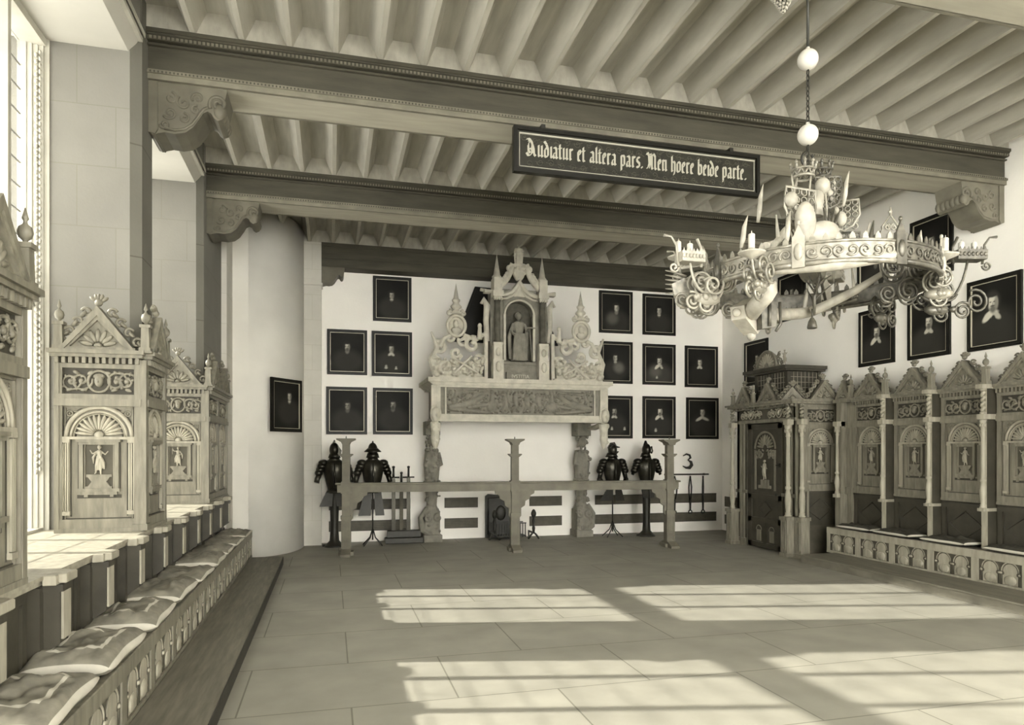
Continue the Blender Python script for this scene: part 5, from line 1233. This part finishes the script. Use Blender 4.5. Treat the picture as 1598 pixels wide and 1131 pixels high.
# candle arms round the ring
def candle_arm(a, z, L, basket, spir=3, lift=.16, mt='gold', hk=True, ncan=1):
    nd = node('candle_arm', CH, (0,0,0), a); m = MB(); x0 = RR
    m.tube([(p.x,p.y,p.z) for p in bez((x0,0,z),(x0+L*.35,0,z-.10),(x0+L*.85,0,z-.08),(x0+L,0,z+lift),12)],[.010,.009,.008],6)
    rnd = random.Random(int(a*100))
    for k in range(spir):
        c = (x0+L*(.12+.36*k), rnd.uniform(-.04,.04), z+(-.03,.04,-.07,.02)[k%4]-.02*k)
        m.tube(spiral(c,.085-.012*(k%3),.012,1.9,rnd.random()*6,plane='xz',sgn=(-1)**k),.0085,6)
    c = (x0+L*.45, .0, z-.13); m.tube(spiral(c,.065,.01,1.8,1.0),.008,6)
    for q in (-1,1): m.tube(spiral((x0+L*.35,q*.07,z-.02),.07,.012,1.6,rnd.random()*6,plane='xz',sgn=q),.0075,6)
    m.ell((x0+L*.35,0,z-.10),.09,.03,.04,8,5); 
    for q in range(5): m.ell((x0+L*(.2+.15*q),.02*(-1)**q,z-.09-.01*(q%2)),.028,.02,.022,6,4,R=Matrix.Rotation(q,3,'Y'))
    m.build('scroll_bracket', mt, nd)
    tz = z+lift
    if basket:
        m = MB(); w = basket/2
        for s in (-1,1): m.box(x0+L-w,x0+L+w,s*.05-.003,s*.05+.003,tz-.005,tz+.055)
        m.box(x0+L-w,x0+L+w,-.05,.05,tz-.008,tz); m.box(x0+L-w,x0+L-w+.005,-.05,.05,tz,tz+.055); m.box(x0+L+w-.005,x0+L+w,-.05,.05,tz,tz+.055)
        for k in range(7):
            for s in (-1,1): m.ell((x0+L-w+basket*(k+.5)/7,s*.054,tz+.025),.013,.006,.016,6,4); m.prism([(x0+L-w+basket*(k+.2)/7,tz+.055),(x0+L-w+basket*(k+.8)/7,tz+.055),(x0+L-w+basket*(k+.5)/7,tz+.075)],s*.05-.003,s*.05+.003,'xz')
        m.build('candle_tray', mt, nd)
        if hk:
            m = MB()
            m.tube([(x0+L+w,0,tz-.03),(x0+L+w+.015,0,tz+.10),(x0+L+w+.05,0,tz+.15),(x0+L+w+.10,0,tz+.155)],[.009,.008,.006,.010],6); m.tube(spiral((x0+L+w+.03,0,tz-.04),.032,.008,1.3,PI),.007,5); m.build('snuffer_hook', mt, nd); m = MB()
            m.tube([(x0+L-w,0,tz-.03),(x0+L-w-.005,0,tz+.08),(x0+L-w+.03,0,tz+.15)],[.009,.008,.010],6)
            m.build('snuffer_hook', mt, nd)
    else:
        m = MB(); m.lathe([(.01,-.03),(.02,-.02),(.075,.0),(.08,.008),(.02,.012),(.022,.03),(.018,.03)],(x0+L,0,tz),16); m.build('drip_pan', 'antler', nd)
    for k in range(ncan):
        m = MB(); xx = x0+L+(k-(ncan-1)/2)*.09; m.lathe([(.019,.0),(.019,.10),(.012,.105),(.003,.108),(.002,.122)],(xx,0,tz+.012),10); m.build('candle','candle',nd)
candle_arm(PI*1.00, 2.66, .20, .16, lift=.13, mt='antler')
candle_arm(PI*.84, 2.72, .16, 0, 2, lift=.22)
candle_arm(PI*.72, 2.74, .12, .20, 3, lift=.20, ncan=2)
candle_arm(PI*1.16, 2.66, .14, 0, 3, lift=.08)
candle_arm(-.22, 2.64, .33, .20, 4, lift=.24, mt='gold_dark', ncan=2)
candle_arm(.30, 2.66, .20, 0, 3, lift=.14, mt='gold_dark')
candle_arm(-.50, 2.70, .06, 0, 2, lift=.14, mt='gold')
candle_arm(.72, 2.70, .10, .16, 2, lift=.20, mt='gold')
candle_arm(1.35, 2.68, .08, 0, 2, lift=.12, mt='gold')
for (ang,zz,sg,mt) in ((-.24,2.70,1,'gold_dark'),(2.95,2.66,-1,'gold')):
    nd = node('scroll_plaque', CH, (0,0,0), ang); m = MB(); m.T = Matrix.Translation((-.24 if sg > 0 else -.15,0,.06 if sg > 0 else 0))
    for (cx,cz,r0,tt,sq) in ((.76,.06,.095,2.4,1),(.93,.05,.085,2.3,-1),(.86,-.10,.08,2.2,1),(1.03,-.06,.06,1.8,-1),(.72,-.12,.06,1.8,-1)):
        m.tube([(p[0],-.03,p[2]) for p in spiral((cx,0,zz+cz),r0,.012,tt,1.2*sq,sgn=sq)],.0095,6)
        m.tube([(p[0],.05,p[2]) for p in spiral((cx+.03,0,zz+cz-.02),r0*.9,.012,tt,2.2*sq,sgn=-sq)],.008,6)
    for k in range(6): m.tube([(1.02,0,zz-.02+.02*k),(1.10,0,zz-.03+.028*k),(1.16,0,zz-.03+.03*k)],[.012,.009,.003],5)
    m.prism([(.98,zz-.1),(1.10,zz-.06),(1.12,zz+.03),(1.04,zz+.07),(.96,zz+.02)],-.01,.01,'xz')
    m.build('scrolls', mt, nd)
# filigree cresting plaque at right, little model house, horns
m = MB(); m.T = Matrix.Translation((.50,-.12,0)) @ Matrix.Rotation(-.2,4,'Z'); z = 2.92
for p in (((-.07,z),(-.09,z+.07),(-.05,z+.12),(-.06,z+.17),(0,z+.25),(.06,z+.17),(.05,z+.12),(.09,z+.07),(.07,z)),): m.tube([(a,0,b) for a,b in p],.007,5)
for s in (-1,1):
    for (cx,cz,r) in ((.035,z+.05,.035),(.03,z+.115,.028),(.022,z+.17,.022)): m.tube(spiral((s*cx,0,cz),r,.006,1.4,1.5,sgn=s),.006,5)
m.tube([(0,0,z+.25),(0,0,z+.31)],[.012,.003],5); m.ell((0,0,z+.27),.018,.008,.01,6,4); m.lathe([(.0,-.03),(.06,-.01),(.10,.0),(.105,.01)],(0,0,z-.01),14)
m.build('filigree_crest','gold',CH)
m = MB(); m.T = Matrix.Translation((.30,-.30,0)) @ Matrix.Rotation(-.3,4,'Z'); m.box(-.07,.07,-.05,.05,2.84,2.93); m.prism([(-.08,2.93),(.08,2.93),(.06,2.98),(-.06,2.98)],-.06,.06,'xz')
for k in range(6): m.box(-.065+k*.022,-.058+k*.022,-.055,.055,2.84,2.93)
m.tube([(-.09,0,2.8),(-.10,0,2.95),(-.08,.0,3.06)],[.02,.018,.004],7); m.build('little_castle','gold_dark',CH)
for (x,y,z,dx,L) in ((-.40,-.25,2.86,.03,.22),(-.52,.05,2.92,.05,.22),(.14,-.1,3.20,.05,.24),(.22,.1,3.3,.03,.20),(.60,-.25,2.86,.02,.18),(.68,.15,2.86,.0,.20),(-.36,.1,3.12,.04,.26)):
    m = MB(); m.tube([(x,y,z),(x+dx*.3,y,z+L*.3),(x+dx*.5,y,z+L*.65),(x+dx,y,z+L)],[.010,.017,.015,.002],7); m.build('horn_spike','antler',CH)
# shield lantern hanging under the left side, little bell under the right
m = MB(); m.T = Matrix.Translation((-.46,.05,0)) @ Matrix.Rotation(.5,4,'Z')
m.prism([(-.16,2.52),(.02,2.60),(.10,2.58),(.12,2.44),(.02,2.36),(-.14,2.44)],-.05,.05,'xz'); m.ell((-.17,0,2.48),.028,.028,.028,8,6); m.ell((.03,0,2.35),.03,.03,.03,8,6)
m.build('shield_boss','antler',CH)
m = MB(); m.T = Matrix.Translation((-.38,-.02,0)); m.prism([(-.06,2.56),(.06,2.56),(.055,2.40),(-.05,2.38)],-.03,.03,'xz'); m.tube([(0,-.035,2.55),(0,-.035,2.40)],.012,6); m.tube([(.08,-.03,2.56),(.085,-.03,2.42),(.05,-.03,2.37)],.010,6)
m.build('hanging_lantern','gold_dark',CH)
m = MB(); m.tube([(.18,.25,2.60),(.18,.25,2.54)],.005,4); m.lathe([(.032,0),(.034,.01),(.026,.05),(.012,.075),(.004,.08)],(.18,.25,2.46),12); m.build('bell','gold_dark',CH)
m = MB(); rnd = random.Random(8)
m.tube([(.0,.0,2.50),(.0,.0,2.62),(.02,-.02,2.74)],[.008,.012,.012],6)
for k in range(8):
    a = rnd.uniform(0,2*PI); m.tube([(0,0,2.58+.015*k),(.06*math.cos(a),.05*math.sin(a),2.64+.015*k),(.13*math.cos(a),.1*math.sin(a),2.70+.012*k)],[.007,.006,.003],5)
m.build('coral_branch','gold_dark',CH)
# small openwork bead basket on a cord, cut by the top edge
t = thing('bead_basket', 'small openwork bead basket hanging at the top edge of the photo', 'ornament', (2.93,4.01,4.53))
m = MB(); rnd = random.Random(4)
for i in range(7):
    r_ = .012+.0105*i; zz = .005+.018*i; n = 5+2*i
    for k in range(n): a = 2*PI*(k+.5*(i%2))/n; m.ell((r_*math.cos(a),r_*math.sin(a),zz),.0085,.0085,.0085,6,4)
m.build('beads','antler',t)['kind'] = 'stuff'
m = MB(); m.tube([(.078*math.cos(a),.078*math.sin(a),.125) for a in [2*PI*i/16 for i in range(16)]],.005,5,closed=True)
for k in range(4): a = k*PI/2; m.tube([(.0,0,0),(.045*math.cos(a),.045*math.sin(a),.06),(.078*math.cos(a),.078*math.sin(a),.125),(0,0,.30)],.002,4)
m.tube([(0,0,.30),(0,0,.545)],.003,4); m.build('cord','iron',t)
